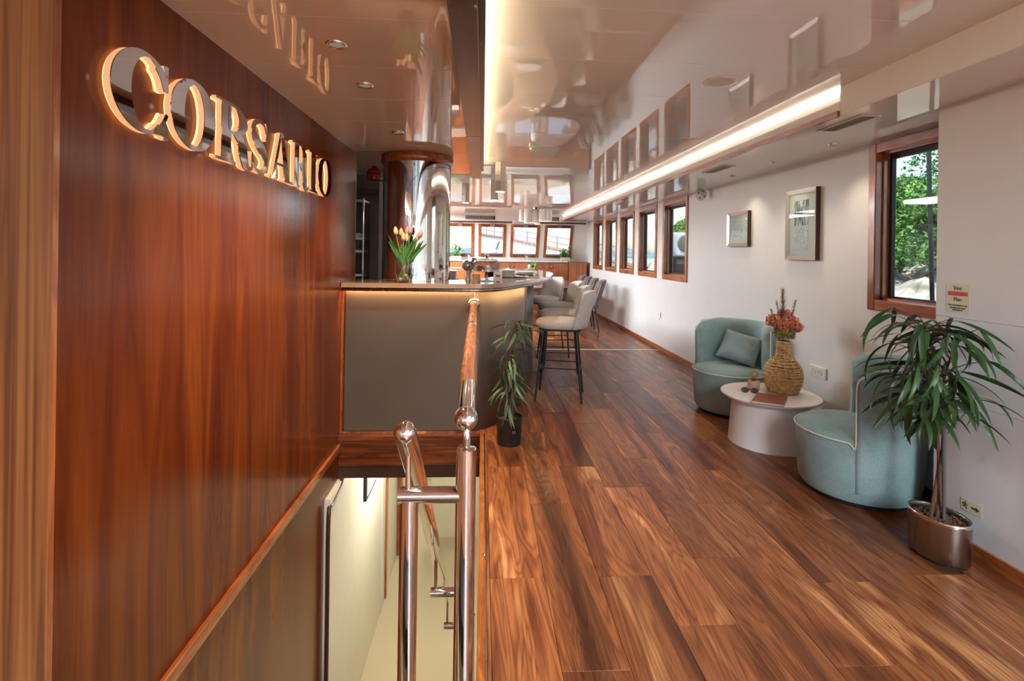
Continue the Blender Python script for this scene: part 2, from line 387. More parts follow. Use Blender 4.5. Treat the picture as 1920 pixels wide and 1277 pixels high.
# ---- floor with planks
floor = empty_struct('floor', 'walnut plank floor')
B('subfloor', 'black', .05, XR + .3, YB, YF + .3, -.16, -.012, floor)
B('subfloor', 'black', XLF, .05, 3.93, YF + .3, -.16, -.012, floor)
B('subfloor', 'black', XLF, .05, YB, .55, -.16, -.012, floor)
PW, PLn = .2265, 1.1265
offs = [2.165, 1.673, 2.163, 1.866, 2.28, 1.66, 2.095, 2.60, 2.13, 1.75, 2.42]
pl_mesh = {}
def plank_mesh(w, l):
    k = (round(w, 3), round(l, 3))
    if k not in pl_mesh:
        g = .0007; b = .0011
        v = []
        for (dx, z) in ((g, -.012), (g, -b), (g + b, 0)):
            v += [(dx, dx, z), (w - dx, dx, z), (w - dx, l - dx, z), (dx, l - dx, z)]
        f = [(8, 9, 10, 11)]
        for r in (0, 4):
            for i in range(4): f.append((r + i, r + (i + 1) % 4, r + 4 + (i + 1) % 4, r + 4 + i))
        pl_mesh[k] = MB().add(v, f).mesh('plank', 'floor')
    return pl_mesh[k]
for c in range(11):
    x0 = .05 + c * PW; w = PW if c < 10 else XR - x0
    y = offs[c] - PLn * math.ceil((offs[c] - .2) / PLn)
    while y < 12.6:
        o = bpy.data.objects.new('plank', plank_mesh(w, PLn)); COL.objects.link(o); o.location = (x0, y, 0); o.parent = floor
        y += PLn
for y in (-.3, .85, 2.0, 3.1265):      # the narrow strip between the first full planks and the stairwell kerb
    pass
B('edge_plank', 'floor', .034, .049, .55, 3.92, -.012, 0, floor)
B('threshold_strip', 'piping', .75, XR - .015, 7.27, 7.315, .0, .005, floor)
B('rear_floor', 'floor', XLF, XR, YB, .55 - .4, -.012, -.002, floor)
B('bar_floor', 'floor', XLF, .05, 3.93, 12.6, -.012, -.002, floor)

# ---- stairwell kerb and deck edge
kerb = struct(B('trim_1', 'rail_wood', .0, .03, .55, 3.905, -.2, .018, bevel=.006), 'varnished wooden kerb along the stairwell edge')
B('metal_edge', 'brushed', .0302, .0342, .55, 3.9, -.01, .012, kerb)
for y in (2.3, 3.86): MB().sphere((.026, y, .021), .007, 10, 8).build('screw_head', 'chrome', kerb)
fas = empty_struct('trim_2', 'mahogany deck edge fascia under the bar', (-.5, 3.9, -.15))
B('ledge', 'teak_x', XL, .0, 3.885, 3.93, -.045, -.008, fas, .004)
B('rail', 'teak_x', XL, .0, 3.905, 3.95, -.10, -.046, fas)
B('board', 'teak_x', XL, .0, 3.90, 3.95, -.235, -.101, fas, .003)
B('lower_board', 'dark_trim', XL, .0, 3.915, 3.95, -.33, -.237, fas)
B('deck_underside', 'cream_wall', XL - .4, 2.0, 3.95, 8.2, -.34, -.30, fas)

# ---- wood wall on the left, with its panels
wl = empty_struct('wall_left', 'glossy mahogany panelled wall', (XL, 2.0, 0))
B('backing', 'dark_trim', XL - .12, XL - .018, .3, 4.33, -.33, ZL, wl)
for (a, b_) in ((.3, 1.42), (1.42, 2.445), (2.445, 3.40), (3.40, 4.33)):
    o = B('panel', 'mahogany', XL - .018, XL, a + .0002, b_ - .0002, -.33, ZL, wl)
B('end_cap', 'teak', XL - .12, XL + .001, 4.33, 4.342, 0, ZL, wl)
wls = empty_struct('wall_stairwell', 'mahogany stairwell wall below deck', (XL, 2.0, -1.4))
for (a, b_) in ((.3, 1.42), (1.42, 2.407), (2.407, 3.62)):
    B('panel', 'mahogany', XL - .03, XL - .004, a + .0002, b_ - .0002, -2.4, -.331, wls)
MB().tube(crv([(XL + .03, 3.93, -.33), (XL + .03, 3.85, -.37), (XL + .03, 3.66, -.40), (XL + .03, 3.585, -.46), (XL + .03, 3.585, -1.2), (XL + .03, 3.585, -2.39)], 4), .014, 8).build('edge_bead', 'dark_trim', wls)
tr = struct(MB().box(XL, XL + .022, .3, 3.9, -.125, -.072).build('trim_3', 'teak_h', bevel=.004), 'varnished rail strip on the stairwell wall')
jb = struct(B('trim_4', 'jamb', XL - .1, XL + .05, .1, 1.262, -2.4, ZL), 'striped wooden door jamb')
B('jamb_bead', 'teak', XL - .1, XL + .045, 1.2625, 1.285, -.33, ZL, jb)
# stairwell below deck
lower = empty_struct('wall_lower', 'cream walls of the lower corridor', (-.5, 5, -2.4))
B('corridor_wall', 'cream_wall', -1.12, -1.005, 3.6, 9.0, -2.4, -.34, lower)
B('corridor_wall', 'cream_wall', -.62, 1.2, 6.9, 7.0, -2.4, -.34, lower)
B('corridor_wall', 'cream_wall', -1.1, -.62, 8.9, 9.0, -2.4, -.34, lower)
B('corridor_wall', 'cream_wall', 1.1, 1.2, .3, 7.0, -2.4, -.34, lower)
B('corridor_wall', 'cream_wall', -1.1, 1.2, -.1, 0.0, -2.4, -.17, lower)
B('deck_side', 'cream_wall', .05, 1.2, .3, 3.94, -.36, -.17, lower)
B('door_casing', 'teak', -1.004, -.985, 5.70, 5.76, -2.4, -.34, lower)
B('door_leaf', 'teak', -1.004, -.95, 6.5, 6.62, -2.4, -.34, lower)
B('bright_reveal', 'white', -1.004, -.995, 5.45, 5.52, -2.4, -.34, lower)
struct(B('floor_lower', 'carpet', -1.2, 1.2, -.1, 9.0, -2.5, -2.4), 'beige carpet of the lower corridor')
st = empty_struct('stair_flight', 'steep flight of stairs below deck', (-.55, 1.6, -2.4))
for i in range(10):
    B('step', 'carpet', -1.03, -.24, .62 + .235 * i, .62 + .235 * (i + 1), -.235 * (i + 1) - .04, -.235 * (i + 1), st)
for y in (5.0, 7.6):
    lt = thing('corridor_light', 'round ceiling light in the lower corridor, %s' % ('near the stairs' if y < 6 else 'at the far end'), 'light', (-.55, y, -.345), group='lower corridor lights')
    MB().lathe([(.10, -.03), (.11, 0)], (-.55, y, -.345), 24).build('diffuser', 'lamp_on', lt)
    l = bpy.data.lights.new('corridor_lamp', 'POINT'); l.energy = 30; l.shadow_soft_size = .1; l.color = (1, .93, .76)
    lo = bpy.data.objects.new('corridor_lamp', l); COL.objects.link(lo); lo.location = (0, 0, -.14); lo.parent = lt
pf = thing('picture_frame', 'thin dark framed picture on the lower corridor wall', 'picture', (-1.0, 4.8, -.84))
B('frame', 'black', -1.004, -.98, 4.62, 5.05, -.84, -.40, pf); B('print', 'mat_board', -.9799, -.978, 4.65, 5.02, -.81, -.43, pf)

# ---- right wall with its windows
WIN = [(6.322, 7.20), (7.47, 8.35), (8.61, 9.50), (9.75, 10.64), (10.89, 11.80)]
BIGW = (2.22, 3.283)
ZW0, ZW1 = 1.015, 2.088
def wall_with_holes(name, x0, x1, y0, y1, z0, z1, holes, mt):
    mb = MB(); ys = y0
    for (a, b_, h0, h1) in sorted(holes):
        if a > ys: mb.box(x0, x1, ys, a, z0, z1)
        mb.box(x0, x1, a, b_, z0, h0)
        if h1 < z1: mb.box(x0, x1, a, b_, h1, z1)
        ys = b_
    if ys < y1: mb.box(x0, x1, ys, y1, z0, z1)
    return mb.build(name, mt)
rear_w = [(-4.3, -3.3), (-2.9, -1.9), (-1.5, -.5), (-.1, .9)]
holes = [(a + .05, b_ - .05, ZW0 + .05, ZW1 - .05) for a, b_ in WIN] + [(BIGW[0] + .05, BIGW[1] - .05, ZW0 + .05, ZW1 - .05)]
holes += [(a, b_, ZW0 + .05, ZW1 - .05) for a, b_ in rear_w]
struct(wall_with_holes('wall_right', XR, XR + .12, YB, YF + .2, -.16, ZC + .3, holes, 'wall'), 'white wall with five tall windows')
wi = 0
def window(y0, y1, xw=XR, sgn=1, lab='', z0=ZW0, z1=ZW1):
    global wi; wi += 1
    w = empty_struct('window_%d' % wi, lab, (xw, (y0 + y1) / 2, z0))
    t = .062; p0 = xw - sgn * .018; p1 = xw + sgn * .03
    B('stile', 'teak', p0, p1, y0, y0 + t, z0, z1, w, .006); B('stile', 'teak', p0, p1, y1 - t, y1, z0, z1, w, .006)
    B('rail', 'teak_h', p0, p1, y0 + t, y1 - t, z0, z0 + t + .008, w, .006); B('rail', 'teak_h', p0, p1, y0 + t, y1 - t, z1 - t, z1, w, .006)
    d = xw + sgn * .112; q = t + .012
    B('reveal', 'teak', p1, d, y0 + .04, y0 + q, z0 + .04, z1 - .04, w); B('reveal', 'teak', p1, d, y1 - q, y1 - .04, z0 + .04, z1 - .04, w)
    B('sill', 'teak_h', p1, d, y0 + .04, y1 - .04, z0 + .04, z0 + q + .01, w); B('head', 'teak_h', p1, d, y0 + .04, y1 - .04, z1 - q, z1 - .04, w)
    MB().box(d - .045, d - .02, y0 + q, y0 + q + .022, z0 + q, z1 - q).box(d - .045, d - .02, y1 - q - .022, y1 - q, z0 + q, z1 - q).box(d - .045, d - .02, y0 + q + .022, y1 - q - .022, z0 + q, z0 + q + .02).box(d - .045, d - .02, y0 + q + .022, y1 - q - .022, z1 - q - .03, z1 - q).xf(Matrix.Identity(4)).build('gasket', 'black', w)
    B('pane', 'glass', d - .036, d - .030, y0 + q + .01, y1 - q - .01, z0 + q + .01, z1 - q - .01, w)
    return w
names = ['nearest', 'second', 'third', 'fourth', 'farthest']
for (a, b_), n in zip(WIN, names): window(a, b_, lab='teak framed tall window, %s of the five along the right wall' % n)
window(BIGW[0], BIGW[1], lab='large teak framed window partly behind the near wall panel')
struct(B('baseboard_right', 'teak_h', XR - .014, XR, 2.47, 12.3, 0, .062), 'dark wooden baseboard along the right wall')
# near wall panels
nw = empty_struct('wall_near', 'light grey wall panels beside the large window', (XN + .14, 1.9, 0))
for (z0, z1) in ((0, .6830), (.6845, 1.0715), (1.073, ZC)):
    B('panel', 'wall_near', XN, XR, 1.0, 2.472, z0, z1, nw)
struct(B('baseboard_near', 'teak_h', XN - .016, XN - .0005, 1.0, 2.472, 0, .062), 'wooden baseboard below the light grey wall panels')

# ---- ceilings
def panelled_ceiling(name, lab, mt, x0, x1, y0, y1, z, off, step, th=.02):
    c = empty_struct(name, lab, ((x0 + x1) / 2, (y0 + y1) / 2, z))
    B('backing', 'seam', x0, x1, y0, y1, z + .0006, z + .06, c)
    y = off - step * math.floor((off - y0) / step) - step
    while y < y1:
        a, b_ = max(y, y0), min(y + step, y1)
        if b_ - a > .01: B('panel', mt, x0, x1, a + .0016, b_ - .0016, z, z + .0008, c)
        y += step
    return c
panelled_ceiling('ceiling', 'glossy beige ceiling panels of the saloon', 'ceil', -.03, 1.93, YB, YF, ZC, 1.895, .508)
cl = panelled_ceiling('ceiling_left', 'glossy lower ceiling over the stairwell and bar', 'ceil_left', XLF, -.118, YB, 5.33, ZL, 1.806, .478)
MB().tube([(-2.4, 5.33, ZL + .03), (-.16, 5.33, ZL + .03)], .032, 12).build('front_edge', 'dark_trim', cl)
B('riser', 'ceil_left', XLF, -.118, 5.335, 5.36, ZL, ZC + .05, cl)
panelled_ceiling('ceiling_front', 'glossy ceiling beyond the bar', 'ceil', XLF, -.03, 5.36, YF, ZC, 1.895, .508)
bm_ = struct(B('beam', 'beam', -.119, -.028, YB, 5.345, ZS, ZC + .05), 'dark brown ceiling beam along the stairwell')
B('beam_joint', 'black', -.1195, -.0275, 3.40, 3.404, ZS - .0006, ZS, bm_)
B('light_lip', 'beam', -.0279, -.002, -4, 5.34, ZC - .075, ZC - .068, bm_)
B('light_strip', 'led_amber', -.0278, -.020, -4, 5.3, ZC - .066, ZC - .052, bm_)
# soffit with light cove
so = empty_struct('soffit', 'white soffit along the right wall with a warm light cove', (2.2, 5, ZS))
B('underside', 'soffit', 1.875, XR, YB, YF, ZS, ZS + .004, so)
B('core', 'fascia', 1.90, XR, YB, YF, ZS + .0045, ZC + .06, so)
B('near_fascia', 'fascia', 1.875, 1.90, YB, 2.663, ZS + .0045, ZC + .03, so)
B('cove_back', 'fascia', 1.893, 1.90, 2.664, YF, ZS + .03, ZC + .03, so)
B('cove_lip', 'fascia', 1.872, 1.893, 2.664, 12.35, ZS + .028, ZS + .075, so)
B('wood_edge', 'teak_h', 1.862, 1.878, 2.666, 12.35, ZS - .004, ZS + .028, so)
y = 2.67
while y < 12.2:
    B('light_strip', 'led_warm', 1.880, 1.892, y, y + 1.19, ZC - .016, ZC - .005, so); y += 1.2
# hull closure, left side and rear
hole_l = [(a, b_, ZW0 + .05, ZW1 - .05) for a, b_ in ((7.4, 8.3), (8.6, 9.5), (9.8, 10.7), (-2.9, -1.9), (-1.5, -.5))]
struct(wall_with_holes('wall_far_left', XLF - .2, XLF, YB, YF + .2, -2.5, ZC + .3, hole_l, 'wall'), 'far left wall behind the bar')
for (a, b_, _, _) in hole_l: window(a - .05, b_ + .05, XLF, -1, 'teak framed window in the far left wall')
for a, b_ in rear_w: window(a - .05, b_ + .05, lab='teak framed window in the rear part of the right wall')
bw = MB()
for (x0, x1, z0, z1) in ((XLF, -1.9, -.16, 2.4), (-.4, .1, -.16, 2.4), (1.7, XR, -.16, 2.4), (-1.9, -.4, 2.0, 2.4), (.1, 1.7, 2.0, 2.4), (-1.9, -.4, -.16, .05), (.1, 1.7, -.16, .05)):
    bw.box(x0, x1, YB - .2, YB, z0, z1)
struct(bw.build('wall_rear', 'wall'), 'rear wall with two glazed openings')
struct(B('roof', 'fascia', XLF - .2, XR + .22, YB - .2, YF + .3, ZC + .062, ZC + .3), 'deckhouse roof')
# wall between saloon and stair lobby, behind the wood wall
struct(B('wall_lobby', 'wall', XL - .20, XL - .121, .1, 4.33, -.33, ZL), 'partition behind the mahogany wall')
# fill light panels added out of view, behind the camera and behind the bar
for i, (x, y, lab) in enumerate(((1.4, -1.3, 'behind the camera, nearest of three'), (1.4, -2.8, 'behind the camera, middle of three'), (.9, -4.2, 'behind the camera, rearmost of three'), (-1.5, 7.3, 'in the galley, nearest of three'), (-1.5, 9.2, 'in the galley, middle of three'), (-1.5, 11.2, 'in the galley, farthest of three'))):
    t = thing('added_fill_panel', 'added unseen fill light panel ' + lab, 'light', (x, y, ZC), group='added fill light panels')
    B('frame', 'white', x - .42, x + .42, y - .72, y + .72, ZC - .02, ZC - .001, t); B('diffuser', 'rear_fill' if y < 0 else 'galley_fill', x - .4, x + .4, y - .7, y + .7, ZC - .024, ZC - .0201, t)

# ================================================================== FRONT WALL, raked windows
SL0 = Vector((0, 12.80, 1.20)); _u = Vector((0, -.40, .86)).normalized(); _n = Vector((0, .86, .40)).normalized()
SLM = Matrix(((1, 0, 0, 0), (0, _n.y, _u.y, SL0.y), (0, _n.z, _u.z, SL0.z), (0, 0, 0, 1)))      # local x, outward, up the rake
FW = [(-2.42, -1.75), (-1.65, -.98), (-.87, -.21), (-.105, .555), (.665, 1.36), (1.48, 2.17)]
mb = MB(); xs = XLF
for (a, b_) in FW:
    mb.box(xs, a + .04, 0, .12, -.05, .96); mb.box(a + .04, b_ - .04, 0, .12, -.05, .09); mb.box(a + .04, b_ - .04, 0, .12, .87, .96); xs = b_ - .04
mb.box(xs, XR, 0, .12, -.05, .96); mb.xf(SLM)
struct(B('wall_front_lower', 'grey_white', XLF, XR, 12.80, 12.95, -.16, 1.15), 'wall behind the sideboards')
struct(mb.build('wall_front', 'grey_white'), 'raked warm white front wall with windows')
fnames = ['first from the left', 'second from the left', 'beside the steel column', 'second from the steel column', 'third from the steel column', 'nearest the right wall']
for (a, b_), nm in zip(FW, fnames):
    wi += 1
    w = empty_struct('window_%d' % wi, 'raked teak framed front window, %s' % nm, ((a + b_) / 2, 12.7, 1.25))
    def sb(name, mt, *q, bv=.005):
        o = MB().box(*q).xf(SLM).build(name, mt, w, True, bv); return o
    sb('stile', 'cabinet', a, a + .07, -.02, .05, .05, .91); sb('stile', 'cabinet', b_ - .07, b_, -.02, .05, .05, .91)
    sb('rail', 'teak_x', a + .07, b_ - .07, -.02, .05, .05, .12); sb('rail', 'teak_x', a + .07, b_ - .07, -.02, .05, .84, .91)
    sb('pane', 'glass', a + .06, b_ - .06, .055, .062, .08, .89, bv=0)
    sb('blind_bracket', 'brushed', (a + b_) / 2 - .055, (a + b_) / 2 + .055, -.05, -.021, .86, .93)
fh = empty_struct('trim_5', 'white overhead band with air grilles above the front windows', (0, 12.4, 2.08))
B('band', 'grey_white', XLF, XR, 12.36, 12.6, 2.075, ZC, fh)
for (a, b_) in ((-.42, .28), (1.36, 1.80)):
    g = B('grille', 'grille_dark', a, b_, 12.345, 12.36, 2.125, 2.215, fh)
    n = int((b_ - a) / .035)
    for k in range(n): B('grille_fin', 'grille', a + .01 + k * .035, a + .026 + k * .035, 12.338, 12.345, 2.13, 2.21, g)
for (a, b_, lab) in ((-2.3, .70, 'dark wooden blind rail left of the pendant cluster'), (1.13, 2.45, 'dark wooden blind rail right of the pendant cluster')):
    r = thing('blind_rail', lab, 'rail', (a, 12.25, 2.06)); MB().tube([(a, 12.25, 2.065), (b_, 12.25, 2.065)], .019, 10).build('rod', 'dark_trim', r)
    MB().sphere((b_ + .02, 12.25, 2.065), .04, 14, 8).build('end_knob', 'white', r)
    MB().tube([((a + b_) / 2, 12.25, 2.065), ((a + b_) / 2, 12.36, 2.10)], .008, 8).build('bracket', 'brushed', r)

# ---- sideboards under the front windows
for (a, b_, lab) in ((-1.75, -.75, 'mahogany sideboard behind the steel column'), (-.75, .19, 'mahogany sideboard left of the cake stand'), (.19, 1.13, 'mahogany sideboard behind the stacked plates'), (1.13, 2.02, 'mahogany sideboard behind the head dining chair')):
    t = thing('sideboard', lab, 'sideboard', ((a + b_) / 2, 12.4, 0), group='sideboards under the front windows')
    B('body', 'cabinet', a + .002, b_ - .002, 12.225, 12.79, .0, 1.14, t)
    mid = (a + b_) / 2
    for (p, q, kx) in ((a + .01, mid - .003, mid - .055), (mid + .003, b_ - .01, mid + .055)):
        d = B('door', 'cabinet', p, q, 12.203, 12.2245, .08, 1.12, t, .003)
        MB().sphere((kx, 12.185, 1.03), .022, 12, 8).build('knob', 'brushed', d)
    B('drawer_line', 'dark_trim', a + .01, b_ - .01, 12.2235, 12.2248, 1.122, 1.128, t)
t = thing('end_cabinet', 'plain mahogany corner cabinet against the right wall', 'cabinet', (2.23, 12.4, 0))
B('body', 'cabinet', 2.022, 2.45, 12.17, 12.775, 0, 1.135, t); B('top_lip', 'cabinet', 2.018, 2.46, 12.16, 12.785, 1.136, 1.16, t, .004)
tag(B('worktop', 'grey_white', -1.76, 2.015, 12.19, 12.80, 1.142, 1.166, bevel=.004), 'cream worktop running along the sideboards', 'worktop')

def herb_plant(name, lab, x, y, z, w, h, n, group=None):
    t = thing(name, lab, 'plant', (x, y, z), group=group)
    MB().prism([(-w / 2, -.07), (w / 2, -.07), (w / 2, .07), (-w / 2, .07)], 0, .09).build('planter', 'basket', t, False, .01)
    rnd = random.Random(int(x * 100)); me = leaf_mesh_small()
    for i in range(n):
        l = bpy.data.objects.new('leaf', me); COL.objects.link(l); l.parent = t
        l.location = (rnd.uniform(-w / 2, w / 2), rnd.uniform(-.06, .06), .09 + rnd.uniform(-.01, h * .75)); s = rnd.uniform(.8, 1.5) * h / .2
        l.scale = (s, s, s); l.rotation_euler = (rnd.uniform(-.5, .5), rnd.uniform(-1.2, .3), rnd.uniform(0, 6.28))
    for k in range(4):
        px = rnd.uniform(-w / 2.6, w / 2.6); MB().tube([(px, 0, .07), (px * 1.15, rnd.uniform(-.03, .03), .09 + h * .7)], .003, 6).build('stem', 'stem_green', t, False)
    return t
_lms = None
def leaf_mesh_small():
    global _lms
    if _lms is None:
        v = [(0, 0, 0), (.025, -.018, .008), (.025, .018, .008), (.03, 0, 0), (.06, 0, .0), (.06, 0, -.004)]
        _lms = MB().add([(0, 0, 0), (.028, -.02, .01), (.034, 0, 0), (.028, .02, .01), (.066, 0, -.006)], [(0, 1, 2), (0, 2, 3), (1, 4, 2), (2, 4, 3)], True).mesh('leaf', 'herb')
    return _lms
herb_plant('herb_planter', 'leafy herb in a woven planter next to the steel column', -.62, 12.5, 1.166, .24, .26, 46)
herb_plant('herb_planter', 'trailing leafy plant in a planter at the right end of the sideboard', 1.98, 12.45, 1.166, .22, .26, 50)
for (x, lab) in ((-.32, 'small clear glass globe near the woven planter'), (1.06, 'clear glass globe on the sideboard below the third front window')):
    g = thing('glass_globe', lab, 'ornament', (x, 12.42, 1.166), group='glass globes')
    MB().sphere((x, 12.42, 1.166 + .085), .075, 20, 14).build('globe', 'clear', g)
    MB().lathe([(.035, 0), (.03, .012), (.012, .018)], (x, 12.42, 1.166), 16).build('foot', 'white', g)
    for k in range(4): MB().tube([(x + .03 * math.cos(k), 12.42, 1.21), (x - .02 * math.sin(k), 12.43, 1.28)], .004, 6).build('twig', 'white', g)

# ================================================================== OUTSIDE
def water_mat():
    m, nt, p = nodes_of('sea_water'); setp(p, col=(.03, .12, .16), rough=.12)
    v = coords(nt); n = N(nt, 'ShaderNodeTexNoise', Scale=1.2, Detail=5.0); nt.links.new(v, n.inputs['Vector']); bump(nt, p, n.outputs['Fac'], .5, .15); return m
M['sea'] = water_mat()
M['rock'] = mat('shore_rock', (.36, .32, .26), .9, .55, 2.2, .8)
M['pine'] = mat('pine_needles', (.12, .26, .035), .7, .6, 3.0)
M['pine_dark'] = mat('pine_needles_dark', (.075, .17, .028), .7, .6, 3.0)
M['hill'] = mat('distant_hill', (.16, .22, .25), 1.0, .2, .02)
M['hull'] = mat('white_hull', (.72, .74, .75), .4, .02, 4)
M['deck_out'] = mat('teak_deck', (.33, .23, .15), .7, .15, 12)
sea = MB().add([(-900, -600, -2.6), (900, -600, -2.6), (900, 1500, -2.6), (-900, 1500, -2.6)], [(0, 1, 2, 3)]).build('sea', 'sea'); tag(sea, 'calm blue green sea around the ship', 'sea', kind='stuff')
rnd = random.Random(3)
def ridge(name, lab, x0, x1, y, h, seedv):
    r2 = random.Random(seedv); v = []; f = []; n = 40
    for i in range(n + 1):
        x = x0 + (x1 - x0) * i / n; hh = h * (0.35 + .65 * math.sin(PI * min(1, max(0, i / n))) ** .7) * (0.75 + .5 * r2.random())
        v += [(x, y - 60, -2.6), (x, y, -2.6 + hh), (x, y + 120, -2.6)]
        if i: a = 3 * (i - 1); b = 3 * i; f += [(a, b, b + 1, a + 1), (a + 1, b + 1, b + 2, a + 2)]
    tag(MB().add(v, f, True).build(name, 'hill'), lab, 'hill')
ridge('distant_hill', 'low hazy blue hills beyond the bow', -250, 420, 700, 10, 5)
# rocky shore
v = []; f = []; nx, ny = 26, 90
for j in range(ny + 1):
    for i in range(nx + 1):
        x = 6.5 + 22 * (i / nx) ** 1.5; y = -6 + 46 * j / ny
        base = -2.9 + 3.5 * min(1, (x - 6.5) / 4.0) + .12 * max(0, x - 10.5)
        if y > 34: base -= (y - 34) * .5
        v.append((x + rnd.uniform(-.15, .15), y + rnd.uniform(-.2, .2), base + rnd.uniform(-.32, .32)))
for j in range(ny):
    for i in range(nx):
        a = j * (nx + 1) + i; f.append((a, a + 1, a + nx + 2, a + nx + 1))
tag(MB().add(v, f).build('rocky_shore', 'rock'), 'pale rocky shore below the pines', 'shore')
def foliage_mesh(name, seedv, h, r, n, mt):
    r2 = random.Random(seedv); V = []; Fc = []
    blobs = [(r2.gauss(0, r * .42), r2.gauss(0, r * .42), h * (.25 + .7 * r2.random()), r * r2.uniform(.28, .5)) for _ in range(26)]
    for i in range(n):
        bx, by, bz, br = r2.choice(blobs); th = r2.uniform(0, 2 * PI); ph = math.acos(r2.uniform(-.5, 1)); rr = br * r2.uniform(.7, 1.05)
        c = Vector((bx + rr * math.sin(ph) * math.cos(th), by + rr * math.sin(ph) * math.sin(th), bz + rr * .8 * math.cos(ph)))
        a = Vector((r2.uniform(-1, 1), r2.uniform(-1, 1), r2.uniform(-.2, 1))).normalized(); b = a.cross(Vector((r2.uniform(-1, 1), r2.uniform(-1, 1), r2.uniform(-1, 1)))).normalized()
        L = r2.uniform(.10, .20); W = r2.uniform(.03, .07); o = len(V)
        V += [c - b * W, c + b * W, c + a * L + b * W * .2, c + a * L - b * W * .2]; Fc.append((o, o + 1, o + 2, o + 3))
    return MB().add(V, Fc).mesh(name, mt)
fol = [foliage_mesh('foliage', 11, 4.2, 2.0, 9000, 'pine'), foliage_mesh('foliage', 12, 4.8, 2.1, 9000, 'pine_dark'), foliage_mesh('foliage', 13, 3.8, 1.8, 9000, 'pine')]
trunk_me = MB().tube([(0, 0, -.6), (.05, .03, 1.2), (.0, .08, 2.8)], [.14, .11, .05], 8).mesh('trunk', 'trunk')
spots = [(11.6, 9.5), (12.2, 12.3), (11.8, 14.6), (13.4, 11.0), (13.9, 14.2), (12.0, 17.2), (13.6, 18.6), (14.8, 16.4), (12.4, 20.8), (12.6, 24.6), (13.8, 28.4), (11.6, 27.4), (15.4, 22.6), (11.9, 6.6), (12.6, 30.8), (15.0, 33.2)]
ordn = ['first', 'second', 'third', 'fourth', 'fifth', 'sixth', 'seventh', 'eighth', 'ninth', 'tenth', 'eleventh', 'twelfth', 'thirteenth', 'fourteenth', 'fifteenth', 'sixteenth']
for i, (x, y) in enumerate(spots):
    t = thing('pine_tree', 'green pine tree seen through the windows on the right, one of the shore row', 'tree', (x, y, .3 + .12 * max(0, x - 10.5)), rnd.uniform(0, 6), 'pines on the shore')
    s = rnd.uniform(.62, .80)
    for nm, me in (('trunk', trunk_me), ('foliage', fol[i % 3])):
        o = bpy.data.objects.new(nm, me); COL.objects.link(o); o.parent = t; o.scale = (s, s, s)
        if nm == 'foliage': o['kind'] = 'stuff'
# side deck, bulwark, awning pole, outdoor unit
struct(B('side_deck', 'deck_out', XR + .23, 4.2, -6, 13.4, -.2, -.05), 'side deck outside the right wall')
bu = struct(B('bulwark', 'hull', 4.1, 4.18, -6, 13.4, -.6, .62), 'white bulwark outside the right wall'); B('cap_rail', 'teak_h', 4.06, 4.22, -6, 13.4, .621, .67, bu)
tag(MB().tube([(3.3, 3.724, 2.5), (3.3, 3.66, 1.1), (3.3, 3.60, -.05)], .015, 10).build('awning_pole', 'black'), 'thin dark awning pole outside the large window', 'pole')
ac = thing('outdoor_unit', 'white outdoor air conditioning unit seen through the nearest side window', 'air conditioner', (3.6, 9.1, 1.2))
B('case', 'hull', 3.26, 4.02, 9.0, 9.34, 1.335, 1.75, ac, .03); MB().lathe([(.15, 0), (.15, .012), (.11, .016)], (0, 0, 0), 24).xf(Matrix.Translation((3.56, 8.998, 1.555)) @ Matrix.Rotation(PI / 2, 4, 'X')).build('fan_grille', 'grille_dark', ac)
B('stand', 'black_metal', 3.28, 4.0, 9.02, 9.32, -.05, 1.33, ac)
# foredeck with bulwark, rail and windlass
struct(MB().prism([(-3, 13.4), (4.4, 13.4), (3.2, 19), (.3, 25), (-.6, 25), (-3, 19)], .55, .7).build('foredeck', 'deck_out'), 'foredeck ahead of the front windows')
bow_pts = [(4.3, 13.6, .95), (3.6, 16.5, 1.18), (2.3, 20.5, 1.6), (.9, 24.0, 2.0), (-.2, 25.5, 2.2)]
v = []; f = []
for i, (x, y, z) in enumerate(bow_pts):
    v += [(x, y, -.5), (x, y, z), (x + .12, y + .05, z), (x + .12, y + .05, -.5)]
    if i: a = 4 * (i - 1); b = 4 * i; f += [(a, b, b + 1, a + 1), (a + 1, b + 1, b + 2, a + 2), (a + 2, b + 2, b + 3, a + 3)]
bb = struct(MB().add(v, f).build('bow_bulwark', 'hull'), 'white bow bulwark with wooden cap')
MB().tube([(x, y, z + .05) for x, y, z in bow_pts], .09, 8, flat=.6).build('cap_rail', 'teak_h', bb)
rl = thing('bow_railing', 'thin bow railing with posts above the wooden cap', 'railing', (2.3, 20.5, 1.6))
for dz in (.28, .5): MB().tube([(x, y, z + dz) for x, y, z in bow_pts], .022, 8).build('rail_pipe', 'grille', rl)
for p, q in zip(bow_pts, bow_pts[1:]):
    for k in range(3):
        a = Vector(p).lerp(Vector(q), k / 3); MB().tube([a, a + Vector((0, 0, .5))], .02, 8).build('post', 'grille', rl)
for (x, lab) in ((.35, 'grey anchor windlass drum on the foredeck, left one'), (.75, 'grey anchor windlass drum on the foredeck, right one')):
    t = thing('windlass', lab, 'windlass', (x, 18.0, .7)); MB().lathe([(.16, 0), (.16, .05), (.08, .12), (.08, .5), (.19, .6), (.15, .72), (.05, .78)], (x, 18, .7), 20).build('drum', 'hull', t)
    MB().tube([(x, 18, 1.2), (x + .16, 18, 1.62), (x + .22, 18, 1.75)], [.04, .05, .03], 8).build('lever', 'grille', t)
for (x, lab) in ((1.16, 'thin forestay wire ahead of the bow, left one'), (1.42, 'thin forestay wire ahead of the bow, right one')):
    tag(MB().tube([(1.25, 17.0, 4.2), (x * 1.3 - .1, 17.0, .7)], .012, 6).build('stay_wire', 'hull'), lab, 'wire')

